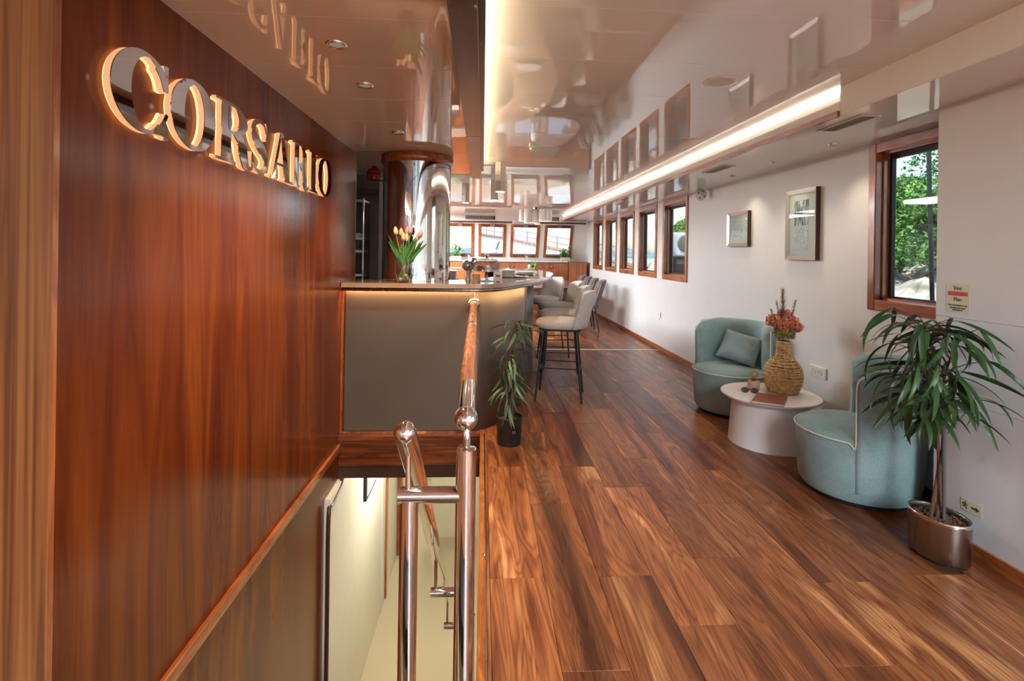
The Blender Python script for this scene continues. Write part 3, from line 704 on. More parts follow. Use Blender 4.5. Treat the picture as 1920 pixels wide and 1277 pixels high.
# ================================================================== BAR
outer = [(-1.035, 3.90), (-.2, 3.90)] + [tuple(p)[:2] for p in crv([(-.05, 3.90, 0), (.03, 3.925, 0), (.14, 4.035, 0), (.28, 4.32, 0), (.475, 4.76, 0), (.74, 5.6, 0), (.86, 6.4, 0), (.845, 7.1, 0), (.69, 7.85, 0), (.42, 8.18, 0), (.1, 8.28, 0)], 5)] + [(-1.3, 8.3)]
inner = [(-1.3, 7.75)] + [tuple(p)[:2] for p in crv([(-.3, 7.75, 0), (.1, 7.62, 0), (.3, 7.3, 0), (.36, 6.8, 0), (.33, 6.2, 0), (.2, 5.5, 0), (.03, 4.9, 0), (-.08, 4.6, 0), (-.25, 4.46, 0)], 4)] + [(-1.035, 4.46)]
bar = thing('bar_counter', 'curved taupe bar with a brown stone worktop and glowing underside', 'bar', (-.2, 5.5, 0))
ct = MB().prism(outer + inner, 1.078, 1.112).build('worktop', 'counter', bar, True, .004)
off = lambda pts, d: [(x - d * .75, y + d) for x, y in pts]
def inset(pts, dfun):
    out = []
    for i, p in enumerate(pts):
        d = (Vector(pts[min(i + 1, len(pts) - 1)]) - Vector(pts[max(i - 1, 0)])).normalized(); k = dfun(p); out.append((p[0] - d.y * k, p[1] + d.x * k))
    return out
edge = outer[:-1]
pan = inset(edge[2:], lambda p: .06 if p[1] < 4.6 else .06 + .17 * min(1, (p[1] - 4.6) / .9))
ip = next(i for i, p in enumerate(pan) if p[1] > 4.85) + 1
def ribbon(pts, z0, z1, th):
    """thin standing panel following pts, thickness to the left of the path"""
    L = []
    for i, p in enumerate(pts):
        d = (Vector(pts[min(i + 1, len(pts) - 1)]) - Vector(pts[max(i - 1, 0)])).normalized(); L.append((p[0] - d.y * th, p[1] + d.x * th))
    n = len(pts); v = [(*p, z0) for p in pts] + [(*p, z1) for p in pts] + [(*p, z0) for p in L] + [(*p, z1) for p in L]; f = []
    for i in range(n - 1):
        f += [(i, i + 1, n + i + 1, n + i), (2 * n + i + 1, 2 * n + i, 3 * n + i, 3 * n + i + 1), (n + i, n + i + 1, 3 * n + i + 1, 3 * n + i), (2 * n + i, 2 * n + i + 1, i + 1, i)]
    f += [(0, n, 3 * n, 2 * n), (n - 1, 3 * n - 1, 4 * n - 1, 2 * n - 1)]
    return MB().add(v, f, True)
B('front_panel', 'bar_panel', -1.022, -.054, 3.960, 3.985, -.005, 1.062, bar, .012)
ribbon(pan[:ip], -.005, 1.062, .03).build('curved_panel', 'bar_panel', bar)
ribbon(pan[ip - 1:], -.005, 1.062, .03).build('curved_panel', 'bar_panel', bar)
ribbon(inset(pan, lambda p: .032), -.005, 1.0775, .03).build('carcass', 'black', bar)
B('carcass', 'black', -1.03, -.06, 3.99, 4.4, 0, 1.0775, bar)
B('end_post', 'teak', -1.038, -1.023, 3.93, 3.98, -.005, 1.077, bar)
ribbon(inset(edge, lambda p: .005), 1.052, 1.0778, .007).build('lower_band', 'brushed', bar)
le = [(max(x, -1.015), y, 1.0725) for x, y in inset(edge, lambda p: .028) if y < 5.2]
MB().tube(le[:3], .005, 6).build('light_strip', 'bar_led', bar); MB().tube(le[2:], .005, 6).build('light_strip', 'bar_led_curve', bar)
# things behind / on the bar
col = thing('steel_column', 'mirror polished steel column rising from the bar to the ceiling', 'column', (-.555, 4.42, 1.11))
MB().lathe([(.279, 1.113), (.279, ZL - .001)], (-.555, 4.42, 0), 72).build('shell', 'column', col)
MB().lathe([(.281, ZL - .075), (.296, ZL - .07), (.296, ZL - .004), (.281, ZL - .0005)], (-.555, 4.42, 0), 72, capb=False, capt=False).build('wood_ring', 'teak_h', col)
hp = []
def on_col(a, z, r=.2805): return (-.555 + r * math.cos(a), 4.42 + r * math.sin(a), z)
a0, a1 = math.radians(-98), math.radians(-8)
for k in range(25): hp.append(on_col(a0 + (a1 - a0) * 0, 1.16 + .62 * k / 24))
for k in range(1, 25): t = PI / 2 * k / 24; hp.append(on_col(a0 + (a1 - a0) * .62 * (1 - math.cos(t)), 1.78 + .25 * math.sin(t)))
for k in range(1, 13): hp.append(on_col(a0 + (a1 - a0) * (.62 + .38 * k / 12), 2.03 + .01 * k / 12))
for k in range(1, 25): hp.append(on_col(a1, 2.04 - .80 * k / 24))
for k in range(1, 25): hp.append(on_col(a1 + (a0 - a1) * k / 24, 1.24 - .08 * math.sin(PI / 2 * k / 24)))
MB().tube(hp, .0013, 6).build('hatch_joint', 'black', col)

va = thing('glass_vase', 'clear glass vase half filled with water on the bar', 'vase', (-.60, 4.02, 1.112))
vp = [(.040, .0), (.052, .03), (.064, .075), (.066, .11), (.060, .15), (.048, .19), (.041, .205)]
vc = Vector((-.60, 4.02, 1.112))
MB().lathe(vp, vc, 32, capt=False).build('body', 'clear', va)
MB().lathe([(.037, .006), (.049, .03), (.061, .075), (.063, .10)], vc, 32).build('water', 'water', va)
MB().lathe([(.04, 0), (.041, .006)], vc, 24).build('base', 'clear', va)
MB().tube(crv([vc + Vector((-.03, 0, .02)), vc + Vector((0, .01, .035)), vc + Vector((.03, 0, .03)), vc + Vector((.02, -.02, .06))], 4), [.012] * 13, 8).build('bulb_root', 'basket', va)
rn = random.Random(21)
tl = [('tulip_y', -.055, .395), ('tulip_o', -.02, .385), ('tulip_p', .02, .40), ('tulip_p', .045, .405), ('tulip_o', .0, .35), ('tulip_y', .02, .345), ('tulip_y', .095, .355), ('tulip_p', .115, .375)]
tn = ['pale yellow tulip leaning furthest left in the glass vase', 'peach tulip at the left of the bouquet', 'tall pink tulip in the middle of the bouquet', 'tallest pink tulip right of the middle of the bouquet', 'short peach tulip at the front of the bouquet', 'short pale yellow tulip at the front of the bouquet', 'pale yellow tulip leaning right in the glass vase', 'pink tulip leaning furthest right in the glass vase']
def tulip_leaf(p0, p1, w, bend):
    a, b = Vector(p0), Vector(p1); side = Vector((0, 1, 0)).cross(b - a).normalized(); V = []; Fc = []
    n = 8
    for i in range(n + 1):
        t = i / n; c = a.lerp(b, t) + side * bend * math.sin(PI * t) * .0 + Vector((bend * t * t, 0, 0)); ww = w * math.sin(PI * min(1, .12 + .88 * t)) ** .8 if t < 1 else 0.0005
        V += [c - side * ww, c + Vector((0, .006, 0)), c + side * ww]
        if i: o = 3 * i; Fc += [(o - 3, o - 2, o + 1, o), (o - 2, o - 1, o + 2, o + 1)]
    return MB().add(V, Fc, True)
for (mt, dx, h), lab in zip(tl, tn):
    dy = rn.uniform(-.03, .03); t = thing('tulip', lab, 'tulip', vc + Vector((dx * .2, dy * .3, .02)), group='tulips in the glass vase')
    path = crv([vc + Vector((-dx * .35, dy * .3, .02)), vc + Vector((dx * .15, dy * .4, .16)), vc + Vector((dx * .7, dy, .28)), vc + Vector((dx, dy, h - .03))], 4)
    MB().tube(path, .0042, 6).build('stem', 'stem_green', t)
    c = vc + Vector((dx, dy, h - .035)); ti = Matrix.Translation(c) @ Matrix.Rotation(dx * 2.5, 4, 'Y')
    MB().lathe([(.004, 0), (.015, .006), (.0185, .022), (.016, .042), (.007, .060), (.001, .066)], (0, 0, 0), 10).xf(ti).build('bloom', mt, t)
    for s in (-1, 1):
        p0 = vc + Vector((dx * .3, dy * .5, .15)); p1 = vc + Vector((dx * .9 + s * rn.uniform(.02, .06), dy + s * .01, rn.uniform(.27, .35)))
        tulip_leaf(p0, p1, rn.uniform(.010, .017), s * .02).build('leaf', 'tulip_leaf', t)
t = thing('tulip_leaf_blade', 'long dark tulip leaf bending left out of the vase', 'leaf', vc + Vector((-.03, 0, .1)))
tulip_leaf(vc + Vector((-.03, 0, .12)), vc + Vector((-.07, 0, .37)), .014, -.055).build('blade', 'leaf', t)

# cake stand
cs = Vector((.035, 4.30, 1.112)); t = thing('cake_stand', 'footed glass cake stand with a dome on the bar', 'cake stand', cs)
MB().lathe([(.065, 0), (.06, .005), (.02, .012), (.011, .03), (.014, .05), (.011, .07), (.03, .078), (.122, .083), (.125, .09)], cs, 36).build('foot_and_plate', 'crystal', t)
MB().lathe([(.110, .092), (.112, .12), (.110, .155), (.085, .178), (.04, .188), (.008, .19)], cs, 36, capb=False).build('dome', 'crystal', t)
MB().lathe([(.006, .19), (.008, .196), (.018, .210), (.018, .220), (.008, .232)], cs, 20).build('dome_knob', 'chrome', t)
MB().lathe([(.113, .092), (.116, .094), (.113, .098)], cs, 36, capb=False, capt=False).build('silver_band', 'chrome', t)
MB().lathe([(.124, .083), (.1285, .086), (.124, .0905)], cs, 36, capb=False, capt=False).build('plate_rim', 'chrome', t)
for i, (dx, dy, s, mt) in enumerate(((-.055, -.02, .032, 'book'), (-.02, .03, .035, 'tulip_o'), (.02, -.04, .03, 'basket'), (.06, .0, .03, 'basket'), (-.06, .03, .03, 'book'))):
    q = thing('cake_slice', ['dark brown cake slice under the glass dome, front left', 'orange glazed cake under the glass dome', 'pale sponge cake under the glass dome, front', 'pale sponge cake under the glass dome, right', 'dark brown cake slice under the glass dome, back left'][i], 'cake', cs + Vector((dx, dy, .0905)), group='cakes under the dome')
    B('slice', mt, cs.x + dx - s, cs.x + dx + s, cs.y + dy - s * .7, cs.y + dy + s * .7, cs.z + .091, cs.z + .091 + s * 1.1, q, .006)
# plates
def plate_mesh(r): return MB().lathe([(r * .5, 0), (r * .62, .002), (r * .97, .010), (r, .012), (r * .96, .0125), (r * .6, .005), (.001, .0045)], (0, 0, 0), 32, capt=False).mesh('plate', 'porcelain')
pm = plate_mesh(.095); pm2 = plate_mesh(.13)
on8 = ['lowest', 'second', 'third', 'fourth', 'fifth', 'sixth', 'seventh', 'topmost']
for i in range(8):
    o = bpy.data.objects.new('plate', pm); COL.objects.link(o); o.location = (.235, 5.02, 1.1125 + i * .0088); tag(o, 'white plate, %s from the bottom of the small stack beside the cake stand' % on8[i], 'plate', 'small plates on the bar')
for i in range(4):
    o = bpy.data.objects.new('plate', pm2); COL.objects.link(o); o.location = (.47, 5.62, 1.1125 + i * .0088); tag(o, 'large white plate, %s from the bottom of the wide stack on the bar' % on8[i], 'plate', 'large plates on the bar')
o = bpy.data.objects.new('plate', pm); COL.objects.link(o); o.location = (.36, 5.10, 1.1125); tag(o, 'single white plate carrying a black folded cloth', 'plate')
tag(MB().tube(crv([(.29, 5.08, 1.133), (.34, 5.09, 1.139), (.39, 5.11, 1.133), (.43, 5.12, 1.135)], 4), [.012, .014, .016, .015, .014, .015, .017, .016, .015, .016, .017, .014, .008], 8, flat=.6).build('folded_cloth', 'black'), 'black folded cloth on a single white plate', 'cloth')
tag(MB().lathe([(.03, 0), (.034, .05), (.034, .055)], (-.05, 4.36, 1.112), 20).build('jam_jar', 'tulip_o'), 'small orange jar left of the cake stand', 'jar')
t = thing('menu_card', 'small white card stand behind the cake stand', 'card', (.14, 4.7, 1.112)); B('card', 'white', .10, .18, 4.70, 4.705, 1.1125, 1.20, t); B('red_print', 'sign_red', .12, .16, 4.6985, 4.6999, 1.13, 1.15, t)
t = thing('tap_tower', 'rounded chrome drink tap behind the bar', 'tap', (-.12, 4.62, 1.112))
MB().lathe([(.034, 0), (.03, .01), (.022, .02), (.022, .10)], (-.12, 4.52, 1.112), 20).build('neck', 'brushed', t); MB().sphere((-.13, 4.50, 1.235), .046, 24, 14).build('dome', 'brushed', t)
MB().tube([(-.10, 4.52, 1.18), (-.075, 4.5, 1.26), (-.07, 4.5, 1.30)], [.012, .022, .018], 12).build('handle', 'grille', t)
# shelf and goods inside the bar
wk = thing('back_worktop', 'low steel worktop inside the bar', 'worktop', (-.75, 6.2, 0)); B('top', 'brushed', -1.04, -.35, 5.2, 7.6, .95, .985, wk); B('base', 'brown_panel', -1.03, -.36, 5.21, 7.59, 0, .949, wk)
for (x, y, w, h, mt, lab) in ((-.62, 5.45, .16, .16, 'brown_panel', 'brown cardboard box on the inner worktop, nearest'), (-.48, 5.95, .2, .13, 'basket', 'pale box on the inner worktop, middle'), (-.42, 6.6, .18, .12, 'grille', 'grey box on the inner worktop, farthest')):
    q = thing('storage_box', lab, 'box', (x, y, .985)); B('case', mt, x - w / 2, x + w / 2, y - .1, y + .1, .986, .986 + h, q, .008); B('lid', 'basket', x - w / 2 - .004, x + w / 2 + .004, y - .104, y + .104, .986 + h + .0005, .995 + h, q)
# pantry left of the column
struct(B('wall_pantry', 'brown_panel', XLF, -1.06, 6.3, 6.4, 0, ZC), 'brown pantry wall')
struct(B('trim_6', 'dark_trim', XLF, -1.06, 6.24, 6.30, 2.02, 2.08), 'dark header of the pantry opening')
tag(B('tall_unit', 'brown_panel', -1.20, -1.03, 5.62, 6.2, 0, 1.86, bevel=.004), 'tall brown laminate unit behind the bar', 'cabinet')
tag(B('fridge', 'white', -.975, -.80, 4.95, 5.5, 0, 2.0, bevel=.01), 'narrow white refrigerator behind the steel column', 'refrigerator')
rk = thing('wire_rack', 'chrome wire shelf rack beside the mahogany wall', 'shelf', (-1.3, 5.6, 0))
for x in (-1.42, -1.205):
    for y in (5.35, 5.85): MB().tube([(x, y, 0), (x, y, 1.88)], .009, 8).build('post', 'chrome', rk)
for z in (1.09, 1.33, 1.46, 1.84):
    B('shelf', 'brushed', -1.425, -1.20, 5.35, 5.85, z, z + .022, rk)
for i, x in enumerate((-1.39, -1.335, -1.28)):
    tag(MB().lathe([(.022, 0), (.024, .07), (.022, .09)], (x, 5.42, 1.353), 14).build('drinking_glass', 'clear'), 'drinking glass on the wire rack, %s of three' % ['left', 'middle', 'right'][i], 'glass', 'glasses on the rack')
tag(B('towel_pack', 'white', -1.34, -1.26, 5.42, 5.6, 1.483, 1.53, bevel=.006), 'small white pack on the wire rack shelf', 'pack')
bl = thing('alarm_bell', 'red alarm bell hanging from the ceiling by the column', 'alarm', (-1.03, 4.98, 2.05))
MB().lathe([(.012, .09), (.05, .075), (.072, .045), (.074, .03), (.060, .026)], (-1.02, 4.95, 2.04), 28, capb=False).build('gong', 'red', bl)
MB().lathe([(.066, -.03), (.07, .0), (.066, .025)], (-1.02, 4.95, 2.04), 28).build('body', 'red', bl); MB().tube([(-1.02, 4.95, 2.12), (-1.02, 4.95, ZL)], .02, 10).build('mount', 'black', bl)
MB().tube(crv([(-.95, 4.95, 2.04), (-.92, 4.95, 2.01), (-.91, 4.95, 2.06), (-.91, 4.95, ZL)], 4), .006, 6).build('cable', 'white', bl)

# ================================================================== BAR STOOLS
def shell_back(cx, w, zt, zb, depth, thick, curve, n=14, m=8, taper=.12):
    """curved upholstered backrest, local +x is the facing direction"""
    V = []; Fc = []
    for side in (0, 1):
        for j in range(m + 1):
            t = j / m; z = zb + (zt - zb) * t
            hw = w / 2 * (1 - taper * t * t) * (1.0 if t < .9 else (1 - (t - .9) * 1.6))
            for i in range(n + 1):
                u = -1 + 2 * i / n; ed = 1 - abs(u) ** 6
                x = cx + curve * u * u - depth * t + (thick / 2 * (1 if side else -1)) * (.35 + .65 * ed) * (1 - .4 * (t > .93))
                zz = z - .035 * abs(u) ** 3 * t
                V.append((x, hw * u, zz))
    K = (n + 1) * (m + 1)
    for j in range(m):
        for i in range(n):
            a = j * (n + 1) + i; Fc += [(a, a + 1, a + n + 2, a + n + 1), (K + a + 1, K + a, K + a + n + 1, K + a + n + 2)]
    for i in range(n):
        a = m * (n + 1) + i; Fc += [(a, a + 1, K + a + 1, K + a), (i + 1, i, K + i, K + i + 1)]
    for j in range(m):
        a = j * (n + 1); b = a + n; Fc += [(a + n + 1, a, K + a, K + a + n + 1), (b, b + n + 1, K + b + n + 1, K + b)]
    return MB().add(V, Fc, True)
def cushion_seat(rx, ry, z0, z1, xc=0, dome=.015, seg=28, p=3.0):
    prof = [(.86, z0), (.97, z0 + .012), (1.0, (z0 + z1) / 2), (.97, z1 - .014), (.88, z1 - .002), (.6, z1 + dome * .6), (.25, z1 + dome), (.01, z1 + dome)]
    V = []; Fc = []
    for (r, z) in prof:
        for k in range(seg):
            t = 2 * PI * k / seg; c, s = math.cos(t), math.sin(t); q = (abs(c) ** p + abs(s) ** p) ** (-1 / p)
            V.append((xc + rx * r * q * c, ry * r * q * s, z))
    for i in range(len(prof) - 1):
        for k in range(seg): Fc.append((i * seg + k, i * seg + (k + 1) % seg, (i + 1) * seg + (k + 1) % seg, (i + 1) * seg + k))
    Fc.append(tuple(range(seg))[::-1]); Fc.append(tuple((len(prof) - 1) * seg + k for k in range(seg)))
    return MB().add(V, Fc, True)
def make_stool():
    t = thing('bar_stool', 'x', 'bar stool', (0, 0, 0))
    cushion_seat(.235, .225, .655, .735, 0.0, .012).build('seat', 'velvet', t, False)
    shell_back(-.225, .46, 1.01, .665, .085, .05, .10).build('backrest', 'velvet', t, False)
    B('seat_frame', 'black', -.19, .19, -.18, .18, .640, .6545, t, 0, False)
    top = [(.15, .14), (.15, -.14), (-.15, -.14), (-.15, .14)]; bot = [(.21, .205), (.21, -.205), (-.21, -.205), (-.21, .205)]
    for a, b_ in zip(top, bot): MB().tube([(*a, .641), (*b_, 0)], .0105, 10).build('leg', 'black_metal', t, False)
    def at(z, i): k = (.641 - z) / .641; return (top[i][0] + (bot[i][0] - top[i][0]) * k, top[i][1] + (bot[i][1] - top[i][1]) * k, z)
    for i, j, z in ((0, 1, .27), (1, 2, .30), (2, 3, .27), (3, 0, .30)): MB().tube([at(z, i), at(z, j)], .006, 8).build('footrest', 'black_metal', t, False)
    return t
st0 = make_stool()
stools = [(.745, 4.90, 168, 'grey velvet bar stool nearest the potted plant by the bar'), (.86, 5.66, 174, 'grey velvet bar stool, second from the potted plant'), (.945, 6.48, 186, 'grey velvet bar stool, third from the potted plant'), (.87, 7.40, 214, 'grey velvet bar stool farthest along the bar, turned towards the camera')]
for i, (x, y, a, lab) in enumerate(stools):
    o = st0 if i == 0 else copy_tree(st0)
    o.location = (x, y, 0); o.rotation_euler = (0, 0, math.radians(a)); tag(o, lab, 'bar stool', 'bar stools along the curved bar')

# ================================================================== DINING GROUP
tb = thing('dining_table', 'large pale oval dining table by the windows', 'table', (1.02, 10.35, 0))
n = 48; poly = []
for k in range(n):
    t_ = 2 * PI * k / n; c, s = math.cos(t_), math.sin(t_); q = (abs(c) ** 3 + abs(s) ** 3) ** (-1 / 3); poly.append((1.02 + .80 * q * c, 10.35 + 1.25 * q * s))
MB().prism(poly, .742, .772).build('table_top', mat('gloss_table', (.36, .28, .27), .08, .03, 20, coat=.6), tb, True, .004)
MB().prism([(1.02 + (x - 1.02) * .93, 10.35 + (y - 10.35) * .95) for x, y in poly], .655, .7415).build('apron', 'teak_x', tb)
for (x, y) in ((.6, 9.6), (.6, 11.1), (1.44, 9.6), (1.44, 11.1)): MB().tube([(x, y, .655), (x, y, 0)], [.05, .035], 14).build('leg', 'dark_leg', tb)
fl = thing('table_bouquet', 'flower bouquet with green blades on the dining table', 'bouquet', (.98, 10.3, .772))
MB().lathe([(.05, 0), (.07, .06), (.05, .14), (.055, .16)], (.98, 10.3, .772), 20).build('vase', 'porcelain', fl)
rb = random.Random(5)
for k in range(26):
    a, r = rb.uniform(0, 6.28), rb.uniform(.0, .11); c = (.98 + r * math.cos(a), 10.3 + r * math.sin(a), .99 + rb.uniform(0, .13))
    MB().sphere(c, rb.uniform(.018, .034), 8, 6).build('blossom', rb.choice(['coral', 'herb', 'herb', 'tulip_y', 'herb', 'porcelain']), fl)
for k in range(9):
    a = rb.uniform(-.6, .9); MB().tube([(1.0, 10.3, .93), (1.03 + .05 * a, 10.3, 1.08), (1.03 + .12 * a, 10.3, 1.20 + rb.uniform(-.02, .02))], [.006, .008, .001], 5).build('blade', 'tulip_leaf', fl)
def make_dining():
    t = thing('dining_chair', 'x', 'chair', (0, 0, 0))
    cushion_seat(.245, .235, .40, .475, 0, .012).build('seat', 'velvet_dark', t, False)
    shell_back(-.20, .46, .90, .41, .16, .06, .09).build('backrest', 'velvet_dark', t, False)
    for k in (-.10, 0, .10): MB().tube([(-.21 + .09 * (k / .23) ** 2 + .028, k, .47), (-.345 + .09 * (k / .23) ** 2 + .03, k * .93, .86)], .006, 6).build('stitch_seam', 'velvet_dark', t, False)
    for (a, b_) in (((.16, .15), (.20, .19)), ((.16, -.15), (.20, -.19)), ((-.16, -.15), (-.22, -.19)), ((-.16, .15), (-.22, .19))):
        MB().tube([(*a, .405), (*b_, 0)], [.021, .013], 10).build('leg', 'dark_leg', t, False)
    return t
d0 = make_dining()
dch = [(1.80, 9.10, 180, 'taupe velvet dining chair at the table, nearest the camera by the window wall'), (1.82, 9.78, 180, 'taupe velvet dining chair by the window wall, second from the camera'), (1.84, 10.45, 180, 'taupe velvet dining chair by the window wall, third from the camera'), (1.85, 11.1, 180, 'taupe velvet dining chair by the window wall, farthest from the camera'), (1.45, 11.72, 265, 'taupe velvet dining chair at the head of the table before the sideboards')]
for i, (x, y, a, lab) in enumerate(dch):
    o = d0 if i == 0 else copy_tree(d0)
    o.location = (x, y, 0); o.rotation_euler = (0, 0, math.radians(a)); tag(o, lab, 'chair', 'dining chairs')

# ================================================================== PENDANTS
def pendant(x, y, w, zb, lab, mt='shade'):
    t = thing('pendant_lamp', lab, 'lamp', (x, y, zb), group='box pendants over the bar')
    hexa = [(x + w / 2 * math.cos(PI / 6 + k * PI / 3), y + w / 2 * math.sin(PI / 6 + k * PI / 3)) for k in range(6)]
    MB().prism(hexa, zb, ZC - .0015).build('shade', mt, t); MB().prism([(x + (a - x) * .8, y + (b_ - y) * .8) for a, b_ in hexa], zb - .003, zb - .0005).build('diffuser', 'pendant_glow', t)
    l = bpy.data.lights.new('pendant_lamp_light', 'SPOT'); l.energy = 26; l.spot_size = math.radians(120); l.spot_blend = .8; l.shadow_soft_size = .05; l.color = (1, .88, .72)
    lo = bpy.data.objects.new('pendant_light', l); COL.objects.link(lo); lo.location = (0, 0, -.02); lo.parent = t
    B('joint', 'brushed', x - w * .52, x + w * .52, y - w * .44, y - w * .435, zb + .1, zb + .104, t)
pendant(.165, 5.2, .118, 1.955, 'tall cream hexagonal pendant, nearest of the three over the bar')
pendant(.135, 6.5, .105, 2.0, 'cream hexagonal pendant, middle of the three over the bar')
pendant(-.235, 6.9, .11, 2.0, 'brown hexagonal pendant beside the beam end', 'basket')
ch = thing('pendant_cluster', 'cluster of white cylinder pendants near the front windows', 'lamp', (1.05, 10.3, 1.94))
MB().lathe([(.10, -.03), (.11, -.001)], (1.05, 10.35, ZC), 40).build('canopy', 'chrome', ch)
for (dx, dy, zb) in ((-.28, .1, 1.99), (-.19, -.05, 1.94), (-.02, .05, 1.95), (.10, -.1, 1.98), (.2, .05, 1.99), (.05, .2, 1.93), (-.1, .2, 1.96), (.28, .12, 2.0)):
    cy = MB().lathe([(.055, zb), (.055, ZC - .031)], (1.05 + dx, 10.35 + dy, 0), 20, capb=False).build('cylinder', 'white', ch)
    MB().lathe([(.05, zb + .006), (.05, zb + .008)], (1.05 + dx, 10.35 + dy, 0), 20).build('diffuser', 'pendant_glow', cy)

# ================================================================== STAIR RAILING
rg = thing('stair_railing', 'polished steel stair railing with a varnished wooden handrail', 'railing', (-.06, 2.5, 0))
YP = 1.25
MB().tube([(-.032, YP, -2.39), (-.032, YP, .882)], .0242, 28).build('post', 'chrome', rg)
MB().lathe([(.0242, .882), (.020, .886), (.0090, .887), (.0090, .935)], (-.032, YP, 0), 24).build('neck', 'chrome', rg)
MB().sphere((-.0325, YP - .012, .957), .0275, 32, 20).build('ball_end', 'chrome', rg)
rail_a, rail_b = Vector((-.034, YP, .958)), Vector((-.061, 3.948, .961))
def seg(a, b, r, nm, mt, s=24): MB().tube([rail_a.lerp(rail_b, a), rail_a.lerp(rail_b, b)], r, s).build(nm, mt, rg)
seg(.0, .10, .0262, 'sleeve', 'chrome'); seg(.1002, .54, .0268, 'wooden_handrail', 'rail_wood'); seg(.5402, .565, .0275, 'joint_collar', 'chrome'); seg(.5652, .985, .0262, 'wooden_handrail', 'rail_wood')
MB().lathe([(.048, 0), (.046, .008), (.03, .018)], (0, 0, 0), 28).xf(Matrix.Translation(rail_b + Vector((0, .012, 0))) @ Matrix.Rotation(PI / 2, 4, 'X')).build('wall_flange', 'chrome', rg)
MB().tube([(-.190, YP, .772), (-.04, YP, .772)], .0195, 24).build('bracket', 'chrome', rg)
MB().tube([(-.165, YP, -2.39), (-.165, YP, .765)], .0220, 24).build('inner_post', 'chrome', rg)
dr = Vector((0, .755, -.656)); r0 = Vector((-.170, 1.20, .938))
MB().tube([r0, r0 + dr * 1.0, r0 + dr * 3.9], .0255, 28).build('sloping_handrail', 'chrome', rg)
MB().sphere(r0, .0256, 28, 18).build('end_cap', 'chrome', rg)
MB().tube([(-.168, YP, .785), (-.169, YP, .872)], .0065, 14).build('stem', 'chrome', rg)
for y in (2.13, 3.0):
    z = r0.z - .656 / .755 * (y - 1.20); MB().tube([(-.17, y, z - .03), (-.17, y, z - .15)], .0065, 12).build('stem', 'chrome', rg)
    MB().tube([(-.19, y, z - .16), (-.02, y, z - .16)], .0185, 18).build('bracket', 'chrome', rg)
    MB().tube([(-.032, y, -2.39), (-.032, y, z - .10)], .02, 18).build('post', 'chrome', rg)

# ================================================================== SIGN LETTERS
def ell(rx, ry, cx, cy, a0, a1, n): return [(cx + rx * math.cos(math.radians(a0 + (a1 - a0) * k / n)), cy + ry * math.sin(math.radians(a0 + (a1 - a0) * k / n))) for k in range(n + 1)]
def stroke(pts, ws):
    P = [Vector((*p, 0)) for p in pts]; P = crv(P, 6); n = len(P); L = []; R_ = []
    for i, p in enumerate(P):
        d = (P[min(i + 1, n - 1)] - P[max(i - 1, 0)]).normalized(); nn = Vector((-d.y, d.x, 0)); t = i / (n - 1) * (len(ws) - 1); k = min(int(t), len(ws) - 2); w = ws[k] + (ws[k + 1] - ws[k]) * (t - k)
        L.append(tuple(p + nn * w / 2)[:2]); R_.append(tuple(p - nn * w / 2)[:2])
    return L + R_[::-1]
rect = lambda a, b, c, d: [(a, c), (b, c), (b, d), (a, d)]
def glyph(ch):
    if ch == 'O':
        return [(ell(.5, .51, .5, .5, 0, 360, 48)[:-1], ell(.225, .445, .5, .5, 0, 360, 48)[:-1])]
    if ch == 'C':
        o = ell(.5, .51, .5, .5, 42, 318, 44); i = ell(.26, .455, .55, .5, 312, 48, 36)
        return [(o + i, None), (rect(.83, .90, .62, .97), None), (stroke([(.70, .90), (.80, .80), (.86, .64)], [.10, .11, .09]), None), (rect(.83, .90, -.01, .17), None), (stroke([(.70, .095), (.80, .18), (.88, .33)], [.06, .055, .045]), None), ([(.66, .03), (.86, .22), (.90, .02)], None)]
    st_ = [(rect(.13, .37, 0, 1), None), (rect(.0, .48, .955, 1), None), (rect(.0, .50, 0, .045), None)]
    if ch == 'I': return [(rect(.24, .76, 0, 1), None), (rect(0, 1, .955, 1), None), (rect(0, 1, 0, .045), None)]
    if ch == 'R':
        bowl_o = [(.3, 1.0)] + ell(.40, .255, .42, .745, 90, -90, 22) + [(.3, .49)]
        bowl_i = [(.3, .95)] + ell(.16, .205, .42, .745, 90, -90, 18) + [(.3, .54)]
        return st_ + [(bowl_o, bowl_i), (stroke([(.46, .52), (.62, .44), (.70, .26), (.78, .06), (.90, .01), (1.0, .08)], [.08, .20, .24, .20, .07, .03]), None)]
    if ch == 'A':
        return [([(.44, 1.0), (.56, 1.0), (.90, .02), (.62, .02)], None), ([(.44, 1.0), (.50, 1.0), (.20, .02), (.11, .02)], None), (rect(.24, .70, .30, .35), None), (rect(.0, .32, 0, .045), None), (rect(.54, 1.0, 0, .045), None)]
    if ch == 'S':
        return [(stroke([(.84, .76), (.74, .92), (.5, .975), (.24, .90), (.16, .74), (.30, .60), (.52, .50), (.74, .40), (.85, .25), (.74, .09), (.48, .025), (.24, .10), (.10, .28)], [.04, .06, .075, .12, .20, .25, .28, .25, .20, .12, .075, .06, .04]), None), (rect(.83, .90, .66, 1.0), None), (rect(.06, .13, 0, .34), None)]
